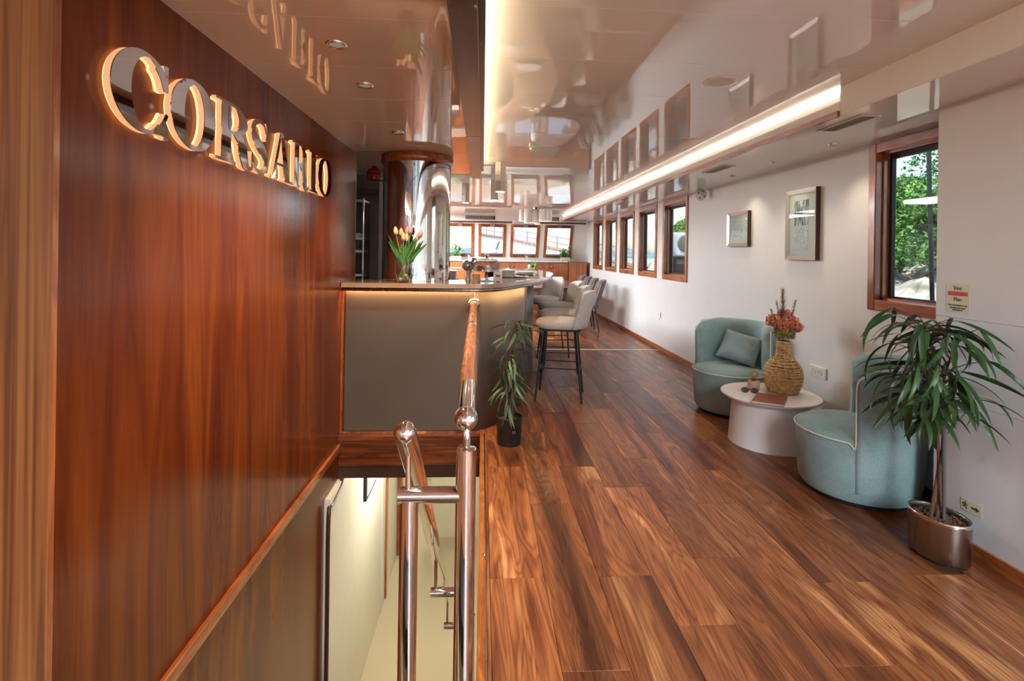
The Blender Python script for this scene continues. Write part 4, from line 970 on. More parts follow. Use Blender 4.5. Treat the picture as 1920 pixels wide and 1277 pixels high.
def letter_part(polys, y0, w, z0, h, x0, x1):
    mb = MB(); k_ = 0
    for outer_, hole in polys:
        k_ += 1; x1 += .0004
        loops = [outer_] + ([hole] if hole else []); P = [[Vector((u, v, 0)) for u, v in L] for L in loops]; flat = [q for L in loops for q in L]
        tr_ = tessellate_polygon(P); n_ = len(flat); V = [(x1, y0 + u * w, z0 + v * h) for u, v in flat] + [(x0, y0 + u * w, z0 + v * h) for u, v in flat]; Fc = []
        for t_ in tr_: Fc += [tuple(t_), tuple(n_ + i for i in t_[::-1])]
        o = 0
        for L in loops:
            for i in range(len(L)): j = (i + 1) % len(L); Fc.append((o + i, o + j, n_ + o + j, n_ + o + i))
            o += len(L)
        mb.add(V, Fc)
    return mb
sg = thing('illuminated_sign', 'backlit mirror letters reading CORSARIO on the mahogany wall', 'sign', (XL, 2.5, 1.69))
LT = [('C', 1.469, 1.755), ('O', 1.742, 2.024), ('R', 2.030, 2.344), ('S', 2.318, 2.515), ('A', 2.530, 2.815), ('R', 2.822, 3.079), ('I', 3.092, 3.235), ('O', 3.252, 3.535)]
for chr_, a, b_ in LT:
    g = glyph(chr_); lp = letter_part(g, a, b_ - a, 1.692, .238, XL + .0285, XL + .031).build('letter', 'mirror', sg)
    letter_part(g, a + .001, b_ - a - .002, 1.693, .236, XL + .010, XL + .0284).build('glowing_side', 'letter_side', lp)
    letter_part(g, a + .006, b_ - a - .012, 1.697, .228, XL + .004, XL + .0098).build('back_light', 'letter_back', lp)

# ================================================================== ARMCHAIRS
def make_armchair(lab, loc, face):
    t = thing('armchair', lab, 'armchair', loc, math.radians(face), 'barrel armchairs')
    R0 = .333; t.scale = (.97, .97, 1)
    MB().lathe([(.27, 0), (.275, .03)], (0, 0, 0), 40).build('plinth', 'black', t, False)
    MB().lathe([(.295, .031), (.312, .06), (.322, .18), (.328, .30), (.330, .345), (.322, .368), (.30, .382), (.2, .392), (.08, .396), (.005, .397)], (0, 0, 0), 56, capt=False).build('seat', 'teal', t, False)
    V = []; Fc = []; NA = 44; A0, A1 = math.radians(86), math.radians(274)
    sec = None
    for k in range(NA + 1):
        u = k / NA; a = A0 + (A1 - A0) * u; e = min(u, 1 - u) * (A1 - A0)
        zt = .775 - .045 * max(0, 1 - e / .30) ** 2 - .03 * max(0, 1 - e / .9)
        ri = .245 if e > .25 else .245 + .02 * (1 - e / .25)
        loop = [(.300, .04), (.318, .10), (.329, .25), (R0 + .002, .40), (R0 + .003, .60), (R0 + .001, zt - .03), (R0 - .012, zt - .008), (R0 - .035, zt), (ri + .03, zt - .004), (ri + .01, zt - .022), (ri, zt - .06), (ri - .004, .55), (ri, .37)]
        sec = len(loop)
        for (r, z) in loop: V.append((r * math.cos(a), r * math.sin(a), z))
    for k in range(NA):
        for j in range(sec): Fc.append((k * sec + j, k * sec + (j + 1) % sec, (k + 1) * sec + (j + 1) % sec, (k + 1) * sec + j))
    Fc.append(tuple(range(sec))); Fc.append(tuple(NA * sec + j for j in range(sec))[::-1])
    MB().add(V, Fc, True).build('backrest', 'teal', t, False)
    pts = [(.334 * math.cos(math.radians(a)), .334 * math.sin(math.radians(a)), .358) for a in range(-80, 81, 4)]
    c = lambda a, r, z: (r * math.cos(math.radians(a)), r * math.sin(math.radians(a)), z)
    left = [c(82, .335, .35), c(84.5, .336, .33), c(85.5, .337, .33), c(86, .338, .36)]; right = [c(-82, .335, .35), c(-84.5, .336, .33), c(-85.5, .337, .33), c(-86, .338, .36)]
    side_l = [c(86, .339, z) for z in (.42, .5, .58, .64)] + [c(86.5, .338, .675), c(88, .334, .698), c(92, .325, .715), c(98, .322, .724)]
    side_r = [c(-a, r, z) for a, r, z in ((86, .339, .42), (86, .339, .5), (86, .339, .58), (86, .339, .64), (86.5, .338, .675), (88, .334, .698), (92, .325, .715), (98, .322, .724))]
    top = []
    for k in range(45):
        a = 98 + (262 - 98) * k / 44; u = (a - 86) / 188; e = min(u, 1 - u) * (A1 - A0); zt = .775 - .045 * max(0, 1 - e / .30) ** 2 - .03 * max(0, 1 - e / .9); top.append(c(a, .324, zt - .001))
    MB().tube(right[::-1][0:0] + [Vector(p) for p in (side_r[::-1] + right[::-1] + pts + left + side_l)], .0042, 8).build('piping', 'piping', t, False)
    MB().tube(top, .0042, 8).build('piping', 'piping', t, False)
    return t
arm_near = make_armchair('teal barrel armchair in the foreground beside the potted ficus', (2.195, 2.925, 0), 146)
arm_far = make_armchair('teal barrel armchair with a blue cushion behind the coffee table', (2.19, 4.46, 0), 222)
# cushion
def pillow(w, h, th, n=18):
    V = []; Fc = []
    for s in (1, -1):
        for j in range(n + 1):
            for i in range(n + 1):
                u, v_ = -1 + 2 * i / n, -1 + 2 * j / n; e = max(0, (1 - u ** 4)) * max(0, (1 - v_ ** 4)); pin = 1 - .06 * (1 - abs(u * v_))
                wr = .006 * math.sin(9 * v_ + 3 * u) * max(0, u) * e
                V.append((u * w / 2 * (1 - .05 * (1 - v_ * v_)), v_ * h / 2 * (1 - .05 * (1 - u * u)), s * (th / 2 * e ** .55 + .0015) + wr))
    K = (n + 1) ** 2
    for j in range(n):
        for i in range(n):
            a = j * (n + 1) + i; Fc += [(a, a + 1, a + n + 2, a + n + 1), (K + a + 1, K + a, K + a + n + 1, K + a + n + 2)]
    return MB().add(V, Fc, True)
f_ = math.radians(222 + 6); fd = Vector((math.cos(f_), math.sin(f_), 0)); up_ = (Vector((0, 0, 1)) * .86 - fd * .5).normalized(); rt = up_.cross(fd).normalized(); nm_ = rt.cross(up_)
cc = Vector((2.235, 4.44, .545)) + fd * -.06
rt2 = (rt * math.cos(.2) - up_ * math.sin(.2)); up2 = up_ * math.cos(.2) + rt * math.sin(.2)
mm = Matrix(((rt2.x, up2.x, nm_.x, cc.x), (rt2.y, up2.y, nm_.y, cc.y), (rt2.z, up2.z, nm_.z, cc.z), (0, 0, 0, 1)))
tag(pillow(.34, .27, .12).xf(mm).build('cushion', 'cushion'), 'blue grey cotton cushion leaning in the far armchair', 'cushion')

# ================================================================== COFFEE TABLE
TC = Vector((2.105, 3.70, 0))
ctb = thing('coffee_table', 'round white coffee table with a flared pedestal base', 'table', TC)
MB().lathe([(.278, 0), (.277, .01), (.255, .30), (.255, .309)], TC, 64).build('pedestal', 'white_table', ctb)
MB().lathe([(.258, .3095), (.300, .318), (.328, .336), (.335, .346), (.334, .351), (.328, .3535)], TC, 72).build('table_top', 'white_table', ctb)
zt = .3535
rv = Vector((2.225, 3.735, zt)); vz = thing('rattan_vase', 'woven rattan bottle vase on the coffee table', 'vase', rv)
vprof = [(.085, .0), (.105, .02), (.124, .07), (.131, .12), (.127, .165), (.108, .205), (.078, .24), (.053, .265), (.046, .285), (.044, .33), (.045, .378)]
def vr(z):
    for (r0_, z0_), (r1_, z1_) in zip(vprof, vprof[1:]):
        if z <= z1_: return r0_ + (r1_ - r0_) * (z - z0_) / (z1_ - z0_)
    return vprof[-1][0]
MB().lathe([(r - .006, z) for r, z in vprof], rv, 36, capt=False).build('core', 'rattan_dark', vz)
wv = MB(); rw = random.Random(8); z = .008; row = 0
while z < .372:
    th = rw.uniform(.0048, .0075); pts = []; tl_ = rw.uniform(-.006, .006); phs = rw.uniform(0, 6)
    for k in range(49):
        a = 2 * PI * k / 48; zz = min(.374, max(.004, z + tl_ * math.sin(a + phs) + rw.uniform(-.0012, .0012))); r = vr(zz) + .003 * math.cos(12 * a + PI * row) - .001
        pts.append((rv.x + r * math.cos(a), rv.y + r * math.sin(a), rv.z + zz))
    wv.tube(pts, th, 5, caps=False); z += th * 1.6; row += 1
o = wv.build('weave', 'rattan', vz); o['kind'] = 'stuff'
for k in range(12):
    a = 2 * PI * k / 12 + .1; MB().tube([(rv.x + (vr(q) + .001) * math.cos(a), rv.y + (vr(q) + .001) * math.sin(a), rv.z + q) for q in [.002 + .374 * i / 18 for i in range(19)]], .004, 5).build('upright', 'rattan', vz)
# dried flowers
def blossom_cloud(c, r, n, seedv, s0=.008, s1=.017):
    r2 = random.Random(seedv); mb = MB()
    for i in range(n):
        d = Vector((r2.gauss(0, 1), r2.gauss(0, 1), r2.gauss(0, 1))).normalized() * r * r2.uniform(.3, 1) ** .5; p = Vector(c) + Vector((d.x, d.y, d.z * .85))
        a = Vector((r2.uniform(-1, 1), r2.uniform(-1, 1), r2.uniform(-1, 1))).normalized(); b = a.orthogonal().normalized(); e = a.cross(b); s = r2.uniform(s0, s1)
        mb.add([p, p + b * s + a * s * .4, p + (b + e) * s * .7 + a * s * .6, p + e * s + a * s * .4], [(0, 1, 2, 3)])
        mb.add([p, p - b * s + a * s * .4, p - (b + e) * s * .7 + a * s * .6, p - e * s + a * s * .4], [(0, 1, 2, 3)])
    return mb
top = rv + Vector((0, 0, .376))
heads = [(-.075, .0, .15, .052, 'coral', 'left coral dried flower head in the rattan vase'), (-.02, -.03, .125, .06, 'coral', 'front coral dried flower head in the rattan vase'), (.045, .0, .14, .06, 'coral', 'right coral dried flower head in the rattan vase'), (.02, .03, .185, .05, 'coral', 'topmost coral dried flower head in the rattan vase'), (.095, -.01, .105, .036, 'coral', 'small coral dried flower head furthest right in the rattan vase'), (-.035, -.02, .065, .042, 'olive_flower', 'left olive dried flower head at the rattan vase mouth'), (.03, -.02, .06, .042, 'olive_flower', 'right olive dried flower head at the rattan vase mouth')]
for i, (dx, dy, dz, r, mt, lab) in enumerate(heads):
    t = thing('dried_flower', lab, 'flower', top + Vector((dx * .15, dy * .15, -.05)), group='dried flowers in the rattan vase')
    MB().tube([top + Vector((dx * .15, dy * .15, -.12)), top + Vector((dx * .4, dy * .4, dz * .4)), top + Vector((dx, dy, dz))], .0022, 6).build('stem', 'trunk', t)
    bo = blossom_cloud(top + Vector((dx, dy, dz)), r, 260, i).build('head', mt, t); bo['kind'] = 'stuff'
def plume(base, tip, n, L, lab, seedv):
    t = thing('feather_grass', lab, 'dried grass', base, group='feather grass in the rattan vase'); b, e = Vector(base), Vector(tip); r2 = random.Random(seedv)
    MB().tube([b, b.lerp(e, .5) + Vector((.004, 0, 0)), e], [.0018, .0014, .0004], 5).build('stem', 'feather', t)
    mb = MB(); d = (e - b).normalized()
    for i in range(n):
        k = r2.uniform(.32, 1); p = b.lerp(e, k); s = Vector((r2.uniform(-1, 1), r2.uniform(-1, 1), r2.uniform(-.2, .3))).normalized(); q = p + (s * .8 + d * .75) * L * (1.15 - k * .75) * r2.uniform(.6, 1)
        w = d.cross(s).normalized() * .0020; mb.add([p - w, p + w, q], [(0, 1, 2)])
    o = mb.build('barbs', 'feather', t); o['kind'] = 'stuff'
plume(top + Vector((0, 0, -.1)), top + Vector((-.012, .0, .375)), 620, .085, 'tall feathery dried grass plume in the rattan vase', 1)
plume(top + Vector((0, 0, -.1)), top + Vector((.085, .0, .30)), 260, .055, 'feathery dried grass plume leaning right in the rattan vase', 2)
plume(top + Vector((0, 0, -.1)), top + Vector((-.105, -.01, .235)), 260, .055, 'feathery dried grass plume leaning left in the rattan vase', 3)
plume(top + Vector((0, 0, -.1)), top + Vector((-.05, .01, .29)), 240, .055, 'short feathery dried grass plume behind the coral flowers', 4)
# bulb lamp
lb = Vector((2.045, 3.815, zt)); t = thing('bulb_lamp', 'pink concrete bulb lamp with a clear globe on the coffee table', 'lamp', lb)
MB().lathe([(.040, 0), (.0425, .003), (.0425, .060), (.040, .064), (.015, .0645)], lb, 32).build('base', 'pink', t)
MB().lathe([(.013, .065), (.016, .075), (.022, .080)], lb, 18).build('socket', 'gold_print', t)
MB().sphere(lb + Vector((0, 0, .112)), .036, 28, 18).build('globe', 'amber_glass', t)
MB().tube(crv([lb + Vector((-.006, 0, .08)), lb + Vector((-.012, 0, .11)), lb + Vector((.0, .008, .125)), lb + Vector((.012, 0, .11)), lb + Vector((.006, 0, .08))], 5), .0016, 6).build('filament', 'gold_print', t)
# book
bk = thing('book', 'red brown leather bound book lying on the coffee table', 'book', (2.0, 3.5, zt))
qd = [Vector((1.835, 3.445)), Vector((2.005, 3.352)), Vector((2.150, 3.548)), Vector((1.985, 3.650))]
def quad_prism(q, z0, z1, sh=0.0):
    c = sum(q, Vector((0, 0))) / 4; return MB().prism([tuple(c + (p - c) * (1 - sh)) for p in q], z0, z1)
quad_prism(qd, zt + .0005, zt + .003).build('cover', 'book', bk); quad_prism(qd, zt + .003, zt + .0165, .03).build('pages', 'paper', bk); quad_prism(qd, zt + .0165, zt + .0195).build('cover', 'book', bk)
ex = (qd[1] - qd[0]).normalized(); ey = (qd[3] - qd[0]); ey = (ey - ex * ey.dot(ex)).normalized(); cb = sum(qd, Vector((0, 0))) / 4
TM = Matrix(((ex.x, ey.x, 0, cb.x), (ex.y, ey.y, 0, cb.y), (0, 0, 1, zt + .0197), (0, 0, 0, 1)))
for k, (w, yy) in enumerate(((.10, .055), (.12, .035), (.08, .017))): MB().box(-w / 2, w / 2, yy - .002, yy + .002, 0, .0003).xf(TM).build('title_line', 'gold_print', bk)
# sunglasses
sgm = Matrix.Translation((1.955, 3.70, zt + .0)) @ Matrix.Rotation(math.radians(-22), 4, 'Z')
su = thing('sunglasses', 'folded dark sunglasses beside the book on the coffee table', 'sunglasses', (1.955, 3.70, zt))
for s in (-1, 1):
    MB().lathe([(.024, -.0015), (.024, .0015)], (0, 0, 0), 20, sx=1.1, sy=.85).xf(sgm @ Matrix.Translation((s * .031, 0, .022)) @ Matrix.Rotation(math.radians(75), 4, 'X')).build('lens', 'lens', su)
    MB().tube([sgm @ Vector((s * .058, .004, .026)), sgm @ Vector((s * .052, .05, .02)), sgm @ Vector((-s * .03, .075, .006))], .0022, 6).build('temple', 'black', su)
MB().tube([sgm @ Vector((-.007, 0, .028)), sgm @ Vector((0, 0, .031)), sgm @ Vector((.007, 0, .028))], .002, 6).build('bridge', 'black', su)

# ================================================================== PLANTS
def ficus_leaf(L, w, droop, mt, n=9):
    V = []; Fc = []
    x = z = 0; pitch = .25
    for i in range(n + 1):
        t = i / n; ww = w * (math.sin(PI * (.04 + .93 * t ** .8)) ** .9) if t < 1 else .0003
        V += [(x, -ww, z + ww * .35), (x, 0, z), (x, ww, z + ww * .35)]
        x += math.cos(pitch) * L / n; z += math.sin(pitch) * L / n; pitch -= droop / n
        if i: o = 3 * i; Fc += [(o - 3, o - 2, o + 1, o), (o - 2, o - 1, o + 2, o + 1)]
    return MB().add(V, Fc, True).mesh('leaf', mt)
def ficus(name, lab, c, zsoil, stems, mt, nleaf, seedv, Lr, wl, ok, spread, zr):
    t = thing(name, lab, 'plant', c); r2 = random.Random(seedv)
    leaves = [ficus_leaf(1.0, wl, d, mt) for d in (.55, 1.0, 1.5)]
    nodes = []
    for pts in stems:
        P = crv([Vector(p) for p in pts], 6); n = len(P); MB().tube(P, [.0085 - .006 * i / n for i in range(n)], 8).build('stem', 'trunk', t)
        nodes += [p for p in P if zr[0] < p.z < zr[1]]
    cnt = 0; tries = 0; twigs = MB()
    while cnt < nleaf and tries < nleaf * 30:
        tries += 1; b = r2.choice(nodes); az = r2.uniform(0, 2 * PI); tw = r2.uniform(.02, spread); dirv = Vector((math.cos(az), math.sin(az), 0))
        p = b + dirv * tw + Vector((0, 0, r2.uniform(.0, .05) + tw * .25)); L = r2.uniform(*Lr)
        az2 = az + r2.gauss(0, .45); d2 = Vector((math.cos(az2), math.sin(az2), 0)); tip = p + d2 * L * .75
        if not (ok(tip) and ok(p + d2 * L * .5) and ok(p)): continue
        l = bpy.data.objects.new('leaf', r2.choice(leaves)); COL.objects.link(l); l.parent = t; l.matrix_parent_inverse = base_matrix(t).inverted()
        l.location = p; l.scale = (L, L, L); l.rotation_euler = (r2.gauss(0, .5), r2.uniform(.1, 1.4), az2); cnt += 1
        twigs.tube([b, (b + p) / 2 + Vector((0, 0, .01)), p], [.003, .0022, .0014], 5)
    o = twigs.build('twigs', 'trunk', t); o['kind'] = 'stuff'
    return t
PC = Vector((2.088, 2.262, 0)); prot = math.radians(8)
pt = thing('planter_pot', 'oval brushed steel planter filled with clay pebbles', 'planter', PC)
MB().lathe([(.098, .0), (.098, .012)], PC, 48, sx=.84, sy=1.14, rot=prot).build('plinth', 'black', pt)
MB().lathe([(.104, .0125), (.108, .02), (.110, .185), (.1105, .192), (.1095, .197), (.103, .197), (.101, .19), (.100, .168)], PC, 64, sx=.86, sy=1.16, rot=prot, capb=True, capt=True).build('pot', 'brushed', pt)
MB().lathe([(.1115, .183), (.1125, .190), (.1115, .197), (.108, .198)], PC, 64, sx=.86, sy=1.16, rot=prot, capb=False, capt=False).build('rim', 'chrome', pt)
rp = random.Random(4); pb = MB()
for k in range(420):
    a = rp.uniform(0, 6.28); r = .096 * math.sqrt(rp.random()); pb.sphere((PC.x + r * .84 * math.cos(a), PC.y + r * 1.14 * math.sin(a), .170 + rp.uniform(0, .008)), rp.uniform(.0035, .0075), 6, 4, .8)
o = pb.build('clay_pebbles', 'soil', pt); o['kind'] = 'stuff'
okb = lambda p: p.x < 2.225 and not (p.y > 2.62 and p.x > 1.9 and p.z < .8) and p.z > .22
stm = [[(PC.x - .01, PC.y, .165), (PC.x + .012, PC.y + .01, .35), (PC.x - .012, PC.y, .55), (PC.x + .005, PC.y, .75), (PC.x - .03, PC.y + .02, .93), (PC.x - .05, PC.y + .03, 1.03)],
       [(PC.x + .012, PC.y - .012, .165), (PC.x - .008, PC.y - .012, .35), (PC.x + .015, PC.y + .0, .55), (PC.x - .004, PC.y - .01, .75), (PC.x + .03, PC.y - .02, .92), (PC.x + .05, PC.y - .05, 1.0)],
       [(PC.x - .045, PC.y - .004, .165), (PC.x - .02, PC.y, .30), (PC.x + .005, PC.y + .012, .42), (PC.x - .01, PC.y + .01, .62), (PC.x - .05, PC.y - .03, .78), (PC.x - .12, PC.y - .05, .83)]]
fb = ficus('ficus_plant', 'tall long leaved ficus growing from the oval steel planter', PC + Vector((0, 0, .175)), .165, stm, 'leaf', 165, 17, (.15, .28), .056, okb, .16, (.60, 1.06))
MB().tube([(PC.x + .004, PC.y - .022, .165), (PC.x - .004, PC.y - .02, .78)], .007, 8).build('support_stake', 'stake', fb)
QC = Vector((.206, 3.70, 0)); qp = thing('planter_pot', 'small black plastic plant pot at the corner of the bar', 'planter', QC)
MB().lathe([(.082, 0), (.085, .004), (.0915, .185), (.0935, .187), (.0935, .195), (.088, .195), (.085, .17)], QC, 44).build('pot', 'pot_black', qp)
MB().lathe([(.083, .165), (.0835, .172)], QC, 30).build('soil', 'soil', qp)
em = Matrix.Translation(QC + Vector((.028, -.0895, .105))) @ Matrix.Rotation(math.radians(17), 4, 'Z') @ Matrix.Rotation(PI / 2, 4, 'X')
MB().lathe([(.0075, 0), (.0085, .001), (.0095, 0)], (0, 0, 0), 20, sx=1.4, capb=False, capt=False).xf(em).build('embossed_mark', 'grille', qp); MB().lathe([(.002, 0), (.0025, .001)], (0, 0, 0), 10).xf(em).build('embossed_mark', 'grille', qp)
oks = lambda p: p.z > .2 and (p.y < 3.91 + 1.0 * max(0, p.x - .16)) and p.x > .04
ss = [[(QC.x, QC.y, .165), (QC.x + .005, QC.y, .4), (QC.x - .005, QC.y, .62), (QC.x + .02, QC.y, .78), (QC.x + .035, QC.y - .01, .83)],
      [(QC.x - .02, QC.y - .01, .165), (QC.x - .02, QC.y, .38), (QC.x - .03, QC.y, .52)], [(QC.x + .02, QC.y + .01, .165), (QC.x + .02, QC.y, .36), (QC.x + .03, QC.y - .01, .58)]]
fs_ = ficus('ficus_plant', 'short bushy ficus in the small black pot by the bar', QC + Vector((0, 0, .172)), .165, ss, 'leaf_pale', 100, 29, (.13, .24), .052, oks, .06, (.26, .86))
MB().tube([(QC.x - .012, QC.y - .004, .165), (QC.x - .012, QC.y - .004, .69)], .0035, 6).build('support_stake', 'black', fs_)

# ================================================================== WALL THINGS
def wall_text(body, size, y, z, x, parent, mt='print_black', name='lettering', align='CENTER'):
    m4 = Matrix(((0, 0, -1, x), (-1, 0, 0, y), (0, 1, 0, z), (0, 0, 0, 1))); return text_mesh(body, size, mt, m4, parent, name, align)
fp = thing('fire_plan_sign', 'pale yellow sign reading Fire Plan on the near wall', 'sign', (XN, 2.352, 1.10))
xs_ = XN - .0018
B('plate', 'sign_yellow', xs_, XN - .0002, 2.292, 2.412, 1.100, 1.233, fp)
wall_text('Fire', .026, 2.352, 1.205, xs_ - .0006, fp); B('red_bar', 'sign_red', xs_ - .0008, xs_, 2.302, 2.403, 1.178, 1.197, fp); wall_text('Plan', .026, 2.352, 1.153, xs_ - .0006, fp)
for s, z in (('PROTUPOŽARNI PLAN', 1.129), ('FIRE PROTECTION', 1.1165), ('APPLIANCES', 1.107)): wall_text(s, .0098, 2.352, z, xs_ - .0006, fp)
es_ = thing('exit_sign', 'small yellow escape route sticker with running figure and arrow', 'sign', (XN, 2.27, .19))
B('plate', 'sign_yellow', xs_, XN - .0002, 2.219, 2.320, .190, .242, es_)
def wpoly(poly, nm, mt):   # polygon in sign coordinates: u to the right of the viewer, v up, metres
    MB().prism([(u, v) for u, v in poly], 0, .0006).xf(Matrix(((0, 0, -1, xs_), (-1, 0, 0, 2.320), (0, 1, 0, .190), (0, 0, 0, 1)))).build(nm, mt, es_)
wpoly([(.052, .022), (.074, .022), (.074, .014), (.092, .026), (.074, .038), (.074, .030), (.052, .030)], 'arrow', 'sign_green')
wpoly([(.024, .046), (.021, .0435), (.021, .040), (.024, .038), (.027, .040), (.027, .0435)], 'figure_head', 'sign_green')
wpoly([(.016, .036), (.024, .037), (.030, .030), (.037, .029), (.036, .026), (.029, .026), (.027, .028), (.025, .022), (.031, .015), (.028, .006), (.025, .007), (.026, .014), (.019, .019), (.014, .014), (.006, .013), (.006, .016), (.012, .018), (.019, .026), (.017, .032), (.012, .029), (.010, .022), (.007, .023), (.009, .031)], 'running_figure', 'sign_green')

def street_art():
    m, nt, p = nodes_of('street_drawing'); v = coords(nt, (1, 26, 5)); n = N(nt, 'ShaderNodeTexNoise', Scale=1.6, Detail=6.0, Roughness=.7); nt.links.new(v, n.inputs['Vector'])
    c = ramp(nt, n.outputs['Fac'], [(.40, (.015, .015, .015)), (.5, (.30, .30, .29)), (.56, (.8, .79, .77))]); nt.links.new(c, p.inputs['Base Color']); setp(p, rough=.5); return m
def sketch_art():
    m, nt, p = nodes_of('line_sketch'); v = coords(nt, (1, 14, 14)); n = N(nt, 'ShaderNodeTexVoronoi', Scale=1.6); n.feature = 'DISTANCE_TO_EDGE'; nt.links.new(v, n.inputs['Vector'])
    c = ramp(nt, n.outputs['Distance'], [(.0, (.20, .20, .20)), (.05, (.74, .73, .71)), (1, (.78, .77, .75))]); nt.links.new(c, p.inputs['Base Color']); setp(p, rough=.5); return m
def picture(name, lab, y0, y1, z0, z1, arts):
    t = thing(name, lab, 'picture', (XR, (y0 + y1) / 2, z0), group='framed pictures on the right wall'); x0, x1 = XR - .036, XR - .0005; w = .034
    def rail(pl): return MB().add([p for p in pl], [(0, 1, 2, 3), (4, 7, 6, 5), (0, 4, 5, 1), (1, 5, 6, 2), (2, 6, 7, 3), (3, 7, 4, 0)])
    a, b, c, d = (y0, z0), (y1, z0), (y1, z1), (y0, z1); A, B_, C_, D = (y0 + w, z0 + w), (y1 - w, z0 + w), (y1 - w, z1 - w), (y0 + w, z1 - w)
    for (p, q, Q, P) in ((a, b, B_, A), (b, c, C_, B_), (c, d, D, C_), (d, a, A, D)):
        rail([(x0, *p), (x0, *q), (x0 + .012, *Q), (x0 + .012, *P), (x1, *p), (x1, *q), (x1, *Q), (x1, *P)]).build('frame_rail', 'silver', t)
    MB().box(x0 + .001, x1, y0 - .0022, y0 - .0002, z0, z1).build('frame_side', 'dark_trim', t)
    B('mat', 'mat_board', x0 + .016, x0 + .019, y0 + w - .002, y1 - w + .002, z0 + w - .002, z1 - w + .002, t)
    for (ya, yb, za, zb, m_) in arts: B('print', m_, x0 + .0148, x0 + .0158, ya, yb, za, zb, t)
    B('glazing', 'glass', x0 + .0125, x0 + .0135, y0 + w - .002, y1 - w + .002, z0 + w - .002, z1 - w + .002, t)
art1, art2 = street_art(), sketch_art()
picture('picture_frame', 'large silver framed black and white street print on the right wall', 3.795, 4.188, 1.328, 1.885, [(3.905, 4.085, 1.60, 1.80, art1), (3.905, 4.085, 1.40, 1.59, art2)])
picture('picture_frame', 'small silver framed print on the right wall near the windows', 4.808, 5.228, 1.445, 1.785, [(4.93, 5.11, 1.53, 1.70, art2)])
def socket(lab, y, z, n):
    w = .042 * n + .01; t = thing('wall_socket', lab, 'socket', (XR, y, z - .042), group='wall sockets'); B('plate', 'white', XR - .012, XR - .0003, y - w, y + w, z - .042, z + .042, t, .004)
    for k in range(n):
        cy_ = y - (n - 1) * .036 + k * .072 if n > 1 else y
        MB().lathe([(.021, 0), (.021, .003), (.018, .003), (.017, -.004), (.001, -.004)], (0, 0, 0), 20).xf(Matrix.Translation((XR - .0122, cy_, z)) @ Matrix.Rotation(-PI / 2, 4, 'Y')).build('outlet', 'grey_white', t)
socket('double white wall socket above the coffee table', 3.785, .492, 2); socket('white wall socket low on the wall under the nearest side window', 7.31, .50, 1); socket('white wall socket low on the wall beside the dining chairs', 8.92, .535, 1)
sd = thing('smoke_detector', 'round white alarm with dark spots hanging from the soffit by the windows', 'detector', (2.44, 5.75, 2.04))
sdm = Matrix.Translation((2.44, 5.75, 2.035)) @ Matrix.Rotation(math.radians(-14), 4, 'Z') @ Matrix.Rotation(PI / 2, 4, 'X')
MB().lathe([(.05, -.03), (.062, -.02), (.062, .0), (.05, .022), (.012, .03)], (0, 0, 0), 32).xf(sdm).build('body', 'white', sd)
for (dx, dz) in ((-.03, .018), (.02, .032), (.033, -.02), (-.012, -.036), (.0, .0)): MB().lathe([(.008, .018), (.007, .030)], (dx, dz, 0), 10).xf(sdm).build('spot', 'black', sd)
MB().tube([(2.44, 5.76, 2.09), (2.44, 5.76, 2.099)], .03, 14).build('mount', 'grey_white', sd)

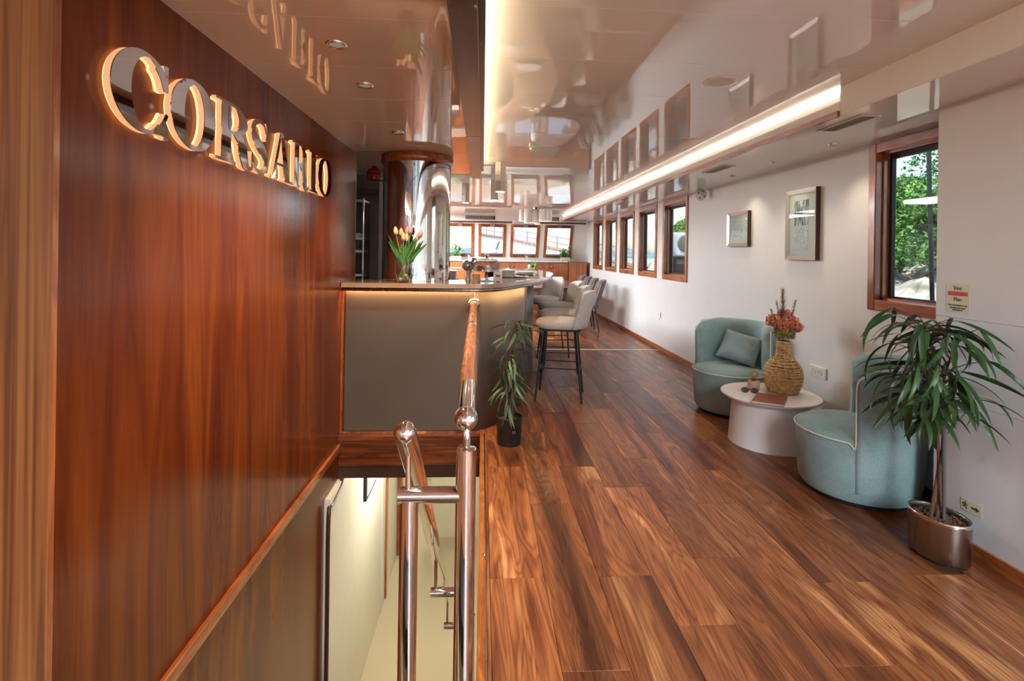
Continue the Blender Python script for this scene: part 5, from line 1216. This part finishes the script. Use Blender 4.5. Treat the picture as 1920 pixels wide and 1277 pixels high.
# ================================================================== CEILING THINGS
def downlight(lab, x, y, z, on, group, r=.04):
    t = thing('downlight', lab, 'light', (x, y, z), group=group)
    MB().lathe([(r * .72, -.006), (r * .85, -.009), (r, -.004), (r * 1.02, -.0002)], (x, y, z), 28, capb=False, capt=False).build('ring', 'chrome', t)
    MB().lathe([(r * .70, -.0035), (r * .70, -.0015)], (x, y, z), 24).build('lens', 'downlight_lens' if on else 'grille', t)
    if on:
        l = bpy.data.lights.new('downlight_lamp', 'SPOT'); l.energy = on; l.spot_size = math.radians(110); l.spot_blend = .9; l.shadow_soft_size = .03; l.color = (1, .80, .56)
        lo = bpy.data.objects.new('downlight_lamp', l); COL.objects.link(lo); lo.location = (0, 0, -.015); lo.parent = t
for y, nm in ((2.04, 'nearest'), (2.53, 'middle'), (3.51, 'farthest')): downlight('chrome ringed downlight in the left ceiling, %s of three' % nm, -.572, y, ZL, 62, 'left ceiling downlights')
for (x, y), nm in zip(((2.30, 3.33), (2.31, 4.04), (2.31, 4.74)), ('nearest', 'middle', 'farthest')): downlight('small dark downlight in the white soffit, %s of three' % nm, x, y, ZS, 7, 'soffit downlights', .03)
def vent(lab, y0, y1, x0=1.96, x1=2.07):
    t = thing('air_vent', lab, 'vent', ((x0 + x1) / 2, (y0 + y1) / 2, ZS), group='soffit vents'); MB().box(x0, x0 + .012, y0, y1, ZS - .008, ZS - .0003).box(x1 - .012, x1, y0, y1, ZS - .008, ZS - .0003).box(x0 + .012, x1 - .012, y0, y0 + .012, ZS - .008, ZS - .0003).box(x0 + .012, x1 - .012, y1 - .012, y1, ZS - .008, ZS - .0003).build('frame', 'grey_white', t)
    B('back', 'grille_dark', x0 + .012, x1 - .012, y0 + .012, y1 - .012, ZS - .002, ZS - .0004, t)
    for k in range(5): xx = x0 + .02 + k * (x1 - x0 - .04) / 4.6; B('slat', 'grille', xx, xx + .006, y0 + .012, y1 - .012, ZS - .007, ZS - .0022, t)
vent('slatted air vent in the soffit beside the large window', 2.62, 2.98); vent('slatted air vent in the soffit near the smoke detector', 4.2, 4.6); vent('slatted air vent in the soffit above the second window', 7.3, 7.7)
sp = thing('ceiling_speaker', 'round white speaker flush in the saloon ceiling', 'speaker', (1.21, 2.63, ZC)); MB().lathe([(.060, -.004), (.064, -.007), (.083, -.006), (.086, -.0003)], (1.21, 2.63, ZC), 40, capb=False, capt=False).build('ring', 'white', sp)
MB().lathe([(.059, -.005), (.059, -.003)], (1.21, 2.63, ZC), 36).build('grille', 'grey_white', sp); B('badge', 'white', 1.20, 1.235, 2.625, 2.632, ZC - .0065, ZC - .0051, sp)
